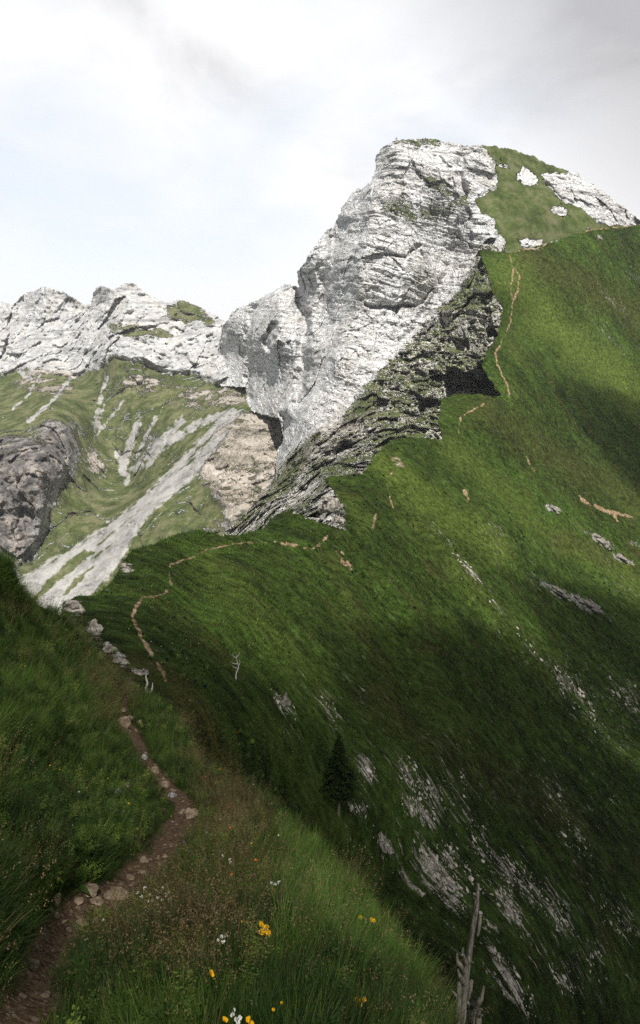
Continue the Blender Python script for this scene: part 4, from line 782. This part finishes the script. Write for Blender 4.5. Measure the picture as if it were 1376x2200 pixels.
Pq = surf(B_d, 318, 1494); Yq = Pq[1] - .25; sp_ = empty('dead_branch', tuple(Pq), 'curved bleached dead branch sticking up beside the crest path', 'dead branch')
wood('stem', [(320, 1500, Yq), (314, 1484, Yq), (317, 1468, Yq), (314, 1456, Yq), (315, 1448, Yq)], [3, 2.7, 2.2, 1.5, .6], M_white, sp_, 71, seg=7)
wood('branch', [(317, 1490, Yq), (325, 1486, Yq - .2), (328, 1474, Yq - .2), (328, 1466, Yq - .2)], [2.4, 2, 1.4, .5], M_white, sp_, 72, seg=6)

# ---- the lone spruce
Pt = surf(B_d, 727, 1748); H = float(unproj(727, 1580, Pt[1])[2] - Pt[2]); tree = empty('spruce_tree', tuple(Pt), 'lone dark spruce tree with bare lower trunk on the steep slope', 'tree')
kx = float(mpp(Pt)); r = np.random.default_rng(5)
V, Fq = tube([(0, 0, -.6), (.02, 0, H * .12), (.03, 0, H * .3), (0, 0, H * .7), (.01, 0, H * .97)], [.17, .13, .12, .07, .015], seg=10, seed=3); add_mesh('trunk', V, Fq, M_bark, tree)
m, T, b = new_mat('spruce_needles'); pos = T.add('ShaderNodeNewGeometry').outputs['Position']; T.l.new(T.ramp(T.noise(pos, 3.0, 3, .6), [(.35, (.010, .018, .006)), (.55, (.022, .036, .010)), (.7, (.055, .070, .018))]), b.inputs['Base Color'])
V = []; Fq = []; BV = []
def prof(t): return np.interp(t, [0, .05, .16, .28, .45, .6, .75, .88, 1.0], [.35, .72, 1.0, .98, .78, .58, .42, .24, .05])
R0 = 41 * kx; z0 = H * .235
for q in range(330):
    t = r.uniform() ** 1.15; az = r.uniform(0, 6.283); rad = R0 * prof(t) * r.uniform(.62, 1.12); z = z0 + t * (H - z0) * .985; rad *= 1 - .10 * math.cos(az - 2.6)
    if t < .12 and math.cos(az) < -.1: rad *= .55
    n = max(3, int(rad / .085)); da = np.array([math.cos(az), math.sin(az), 0]); sd = np.array([-math.sin(az), math.cos(az), 0]); rise = r.uniform(-.05, .35)
    for k in range(n):
        u = (k + .6) / n; c = da * rad * u + np.array([0, 0, z + rad * (-.42 * u + rise * u * u + .16 * u ** 3)]); wd = .30 * rad * (1 - u) ** .7 + .10
        for s_ in range(5 + int(4 * (1 - u))):
            ln = r.uniform(.5, 1.0) * wd + .07; dr_ = sd * r.choice([-1, 1]) * r.uniform(.5, 1) + da * r.uniform(.2, 1.0) + np.array([0, 0, r.uniform(-.5, .18)]); dr_ /= np.linalg.norm(dr_)
            pv = np.cross(dr_, r.normal(0, 1, 3)); pv /= np.linalg.norm(pv); hw = r.uniform(.018, .045); b0 = len(V); c2 = c + r.normal(0, .03, 3)
            V += [c2, c2 + dr_ * ln * .5 + pv * hw, c2 + dr_ * ln, c2 + dr_ * ln * .5 - pv * hw]; Fq.append((b0, b0 + 1, b0 + 2, b0 + 3))
add_mesh('crown', V, Fq, m, tree, False)

# ---- flowers
M_yel = mat_plain('yellow_petal', (.80, .42, .01), .15, 40); M_wht = mat_plain('white_petal', (.62, .62, .56), .12, 40); M_pnk = mat_plain('pink_petal', (.42, .16, .26), .2, 40); M_vio = mat_plain('violet_petal', (.16, .10, .34), .2, 40); M_org = mat_plain('orange_petal', (.72, .20, .02), .15, 40); M_stem = mat_plain('flower_stem', (.05, .09, .02), .3, 30)
def head(npet, R, cup=.25, seed=0):
    r = np.random.default_rng(seed); V = [(0, 0, 0)]; Fq = []
    for i in range(npet):
        a = 2 * math.pi * i / npet + r.normal(0, .08); L = R * r.uniform(.8, 1.1); w_ = 2.0 * R / npet + .001; d = np.array([math.cos(a), math.sin(a), 0]); s = np.array([-d[1], d[0], 0]); b = len(V)
        V += [d * L * .2 - s * w_ * .4, d * L * .7 - s * w_ + np.array([0, 0, cup * R * .6]), d * L + np.array([0, 0, cup * R]), d * L * .7 + s * w_ + np.array([0, 0, cup * R * .6]), d * L * .2 + s * w_ * .4]; Fq.append((b, b + 1, b + 2, b + 3, b + 4))
    b = len(V)                               # domed disc
    for j in range(10): a = j * math.pi / 5; V.append((R * .27 * math.cos(a), R * .27 * math.sin(a), R * .06))
    V.append((0, 0, R * .2))
    for j in range(10): Fq.append((b + j, b + (j + 1) % 10, b + 10))
    return V, Fq
YEL = [([(562, 1985), (572, 1992), (562, 2002), (577, 2003), (567, 1998)], 'cluster of bright yellow flowers on a pale drooping stem', 7), ([(763, 2148), (773, 2152), (783, 2147), (775, 2156)], 'group of yellow flowers low on the grassy edge', 6), ([(775, 1971), (799, 1976), (804, 1978)], 'three orange yellow flowers on the rim of the knoll', 5),
    ([(455, 2088), (457, 2094)], 'single yellow flower pair in dark grass left of the yellow cluster', 5), ([(534, 2190), (540, 2198)], 'yellow flower at the very bottom edge of the scene', 7), ([(588, 2169), (606, 2155)], 'two small yellow flowers between white and yellow groups', 4), ([(483, 2188), (487, 2192)], 'yellow bloom in the shade beside tiny white flowers', 5), ([(520, 1980), (532, 1980)], 'tiny yellow blooms above the bright cluster', 3)]
for q, (hs, lb, R) in enumerate(YEL):
    b0 = surf(A_d, hs[0][0] - 14, hs[0][1] + 45); pl = empty('yellow_flower', tuple(b0), lb, 'flower', 'yellow flowers in the near grass')
    for j, (x, y) in enumerate(hs):
        Pg = surf(A_d, x, y + 12); s = mpp(Pg); Ph = unproj(x, y, Pg[1] * .93); L = Ph - b0
        V, Fq = tube([(0, 0, -.02), tuple(L * .5 + np.array([.01, 0, .02])), tuple(L)], [.0022, .002, .0016], seg=5, noise=0, sub=3); add_mesh('stem', V, Fq, M_stem, pl)
        V, Fq = head(13, R * s * .9, .2, q * 9 + j); h_ = add_mesh('flower_head', V, Fq, M_yel, pl, True, tuple(L)); h_.rotation_euler = (.75 + random.uniform(-.3, .3), random.uniform(-.4, .4), 0)
def umbel(pl, b0, x, y, R, mat, seed, dens=26):
    r = np.random.default_rng(seed); Pg = surf(A_d, x, y + 15); s = mpp(Pg); Ph = unproj(x, y, Pg[1] * .94) - b0
    V, Fq = tube([(0, 0, -.02), tuple(Ph * .55 + np.array([.01, 0, .03])), tuple(Ph)], [.002, .0018, .0012], seg=5, noise=0, sub=3); add_mesh('stem', V, Fq, M_stem, pl)
    V = []; Fq = []
    for i in range(dens):
        a, ra = r.uniform(0, 6.28), R * s * math.sqrt(r.uniform()); c = np.array([ra * math.cos(a), ra * math.sin(a), -.3 * ra * ra / (R * s) + r.normal(0, .002)]); hv, hf = head(5, .0045, .1, i); b = len(V)
        V += [tuple(np.array(v) + c) for v in hv]; Fq += [tuple(k_ + b for k_ in f) for f in hf]
    o = add_mesh('flower_head', V, Fq, mat, pl, True, tuple(Ph)); o.rotation_euler = (.6, 0, 0)
wb = surf(A_d, 330, 1955)
wf = empty('white_flower_plant', tuple(wb), 'bushy plant dotted with small white flowers right of the path', 'flower')
for q, (x, y) in enumerate([(296, 1918), (305, 1926), (312, 1908), (322, 1922), (318, 1936), (332, 1912), (338, 1928), (345, 1915), (350, 1908), (356, 1922), (362, 1917), (328, 1935), (348, 1934), (365, 1932), (340, 1942)]): umbel(wf, wb, x, y, 3, M_wht, q, 9)
V, Fq = herb(60, (.05, .17), 77, .022); o = add_mesh('foliage', V, Fq, MG[4], wf)
for q, (xs, lb) in enumerate([([(583, 1897), (592, 1900), (600, 1895)], 'white flower heads on the bright grassy rim'), ([(500, 2180), (508, 2190), (516, 2186), (512, 2196), (503, 2170)], 'loose spray of white flowers at the bottom edge of the scene'), ([(470, 2018), (480, 2022), (476, 2012), (486, 2010)], 'spray of tiny white flowers left of the yellow cluster'), ([(494, 1846), (480, 1838), (496, 1852)], 'small white flowers among brown seed heads')]):
    wb = surf(A_d, xs[0][0], xs[0][1] + 25); wf = empty('white_flower_plant', tuple(wb), lb, 'flower')
    for j, (x, y) in enumerate(xs): umbel(wf, wb, x, y, 2.6, M_wht, q * 7 + j, 8)
fc = hidden('wildflower_templates')
for nm, mt, R in (('a', M_wht, .012), ('b', M_pnk, .011), ('c', M_vio, .012), ('d', M_yel, .011), ('e', M_org, .013)):
    V, Fq = head(9, R, .35); hv = [(x, y, z + .24) for x, y, z in V]; sv, sf = tube([(0, 0, 0), (.01, 0, .12), (0, 0, .24)], [.0012, .0012, .001], seg=4, noise=0, sub=2)
    me_o = template(fc, 'wildflower_' + nm, list(hv) + [tuple(v) for v in sv], list(Fq) + [tuple(k_ + len(hv) for k_ in f) for f in sf], mt); me_o.data.materials.append(M_stem)
    for p in me_o.data.polygons[len(Fq):]: p.material_index = 1
P, N_, at, px, py = sample(knoll, lambda c, px, py, at: np.clip(.8 + 3 * fbm(c * .8, 2, 230), 0, 3) * 1.5 * (1 - at.get('dirt', 0)) / np.clip(c[:, 1] / 8, 1, 3), (-20, 1000, 1300, 2230)); k = len(P); print('wildflowers', k)
cz = fbm(P * .5, 2, 231) + rng.normal(0, .18, k); I = np.where(px < 420, np.where(cz > .12, 0, np.where(cz > -.05, 1, np.where(cz > -.2, 2, 3))), np.where(cz > .2, 0, np.where(cz > -.1, 4, 3)))
scatter('wildflowers', P, frames(np.array([[0, -.35, 1.0]] * k) + rng.normal(0, .15, (k, 3)), rng.uniform(0, 6.283, k)), rng.uniform(.5, .9, k), I, fc, 'tiny white, pink, violet and yellow wildflowers dotted through the near grass', 'wildflowers')
P, N_, at, px, py = sample(slope, lambda c, px, py, at: .12 * (c[:, 1] < 75) * np.clip(.5 + 2 * fbm(c * .2, 2, 235), 0, 1) * (1 - at['bare']), (200, 1376, 1300, 2200)); k = len(P)
scatter('wildflowers', P, frames(np.array([[0.2, -.5, 1.0]] * k), rng.uniform(0, 6.283, k)), rng.uniform(1.1, 1.9, k), rng.choice([0, 0, 0, 3, 4], k), fc, 'sparse white and yellow wildflowers dotted over the long slope below', 'wildflowers')
# broad-leaved plant by the path
Pb = surf(A_d, 172, 1890); V, Fq = blades(22, (.09, .17), .05, .028, .7, (.3, 1.1), segs=5, seed=90, leafy=1)
tag(add_mesh('leafy_plant', V, Fq, MG[4], None, True, tuple(Pb + np.array([0, -.05, .03]))), 'broad-leaved green plant above the long narrow slab by the path', 'plant')
# ---- summit cross
Pc = surf(C_d, 852, 306); s = mpp(Pc); cr = empty('summit_cross', tuple(Pc), 'tiny summit cross standing on the highest left edge of the cliff top', 'cross')
def box(x0, x1, y0, y1, z0, z1): return [(x, y, z) for x in (x0, x1) for y in (y0, y1) for z in (z0, z1)], [(0, 1, 3, 2), (4, 6, 7, 5), (0, 4, 5, 1), (2, 3, 7, 6), (0, 2, 6, 4), (1, 5, 7, 3)]
for nm, bx in (('post', box(-.22, .22, -.2, .2, -1.5, 4.2)), ('crossbar', box(-1.1, 1.1, -.17, .17, 2.6, 3.0)), ('cairn', None)):
    if bx: add_mesh(nm, bx[0], bx[1], M_bark, cr, False)
    else: V, Fq = rock_mesh(900, 3, .4, (1.7, 1.5, 1.0)); add_mesh(nm, V, Fq, M_grey, cr)

# ---- clouds added out of view towards the sun to shade the near slopes
m = bpy.data.materials.new('shade_cloud_vapour'); m.use_nodes = True; T = NT(m.node_tree); T.n.clear()
pv = T.add('ShaderNodeVolumePrincipled', ins={'Color': (.93, .94, .96, 1), 'Density': .025}); T.l.new(pv.outputs[0], T.add('ShaderNodeOutputMaterial').inputs['Volume'])
SUNN = np.array(SUN); CL = [(1720, 1900, 118, 112, 84), (1640, 1480, 225, 105, 62), (1600, 1010, 450, 135, 74)]
CL = CLOUDS if 'CLOUDS' in globals() else CL
vs_, fs_, off = [], [], 0
for q, (x, y, Yd, ra, rb) in enumerate(CL):
    Pp = unproj(x, y, Yd); t = (430 - Pp[2]) / SUNN[2]; c = Pp + SUNN * t; V, Fq = rock_mesh(700 + q, 5, .0, (1, 1, 1), 0)
    V = V * (1 + .35 * fbm(V * 1.6 + q * 5, 4, 70 + q)[:, None]) * np.array([ra, rb, 42]); vs_.append(V + c); fs_.append(Fq + off); off += len(V)
cl_ = add_mesh('shade_clouds', np.concatenate(vs_), np.concatenate(fs_), m); tag(cl_, 'unseen added clouds above the near ridge', 'shade_clouds', kind='stuff')
# ---- the air
m = bpy.data.materials.new('mountain_air'); m.use_nodes = True; T = NT(m.node_tree); T.n.clear()
pv = T.add('ShaderNodeVolumePrincipled', ins={'Color': (.93, .96, 1.0, 1), 'Density': .00005}); T.l.new(pv.outputs[0], T.add('ShaderNodeOutputMaterial').inputs['Volume'])
# thinner unseen cloud, added overhead to dim the foreground
x, y, Yd = 640, 2160, 3.; Pp = unproj(x, y, Yd); t = (430 - Pp[2]) / SUNN[2]; V, Fq = rock_mesh(731, 5, .0, (1, 1, 1), 0)
V = V * (1 + .3 * fbm(V * 1.6 + 3, 4, 77)[:, None]) * np.array([34, 30, 30]) + Pp + SUNN * t
m2 = m.copy(); m2.name = 'thin_shade_cloud_vapour'; [n_ for n_ in m2.node_tree.nodes if n_.type == 'PRINCIPLED_VOLUME'][0].inputs['Density'].default_value = .015; [n_ for n_ in m2.node_tree.nodes if n_.type == 'PRINCIPLED_VOLUME'][0].inputs['Color'].default_value = (.93, .94, .96, 1)
tag(add_mesh('shade_clouds', V, Fq, m2), 'thin unseen cloud added overhead to dim the foreground', 'shade_clouds', kind='stuff')
V, Fq = box(-3300, 3300, -450, 6200, -470, 260); tag(add_mesh('haze', V, Fq, m, None, False), 'thin bright mountain haze filling the air of the valley', 'haze', kind='stuff')
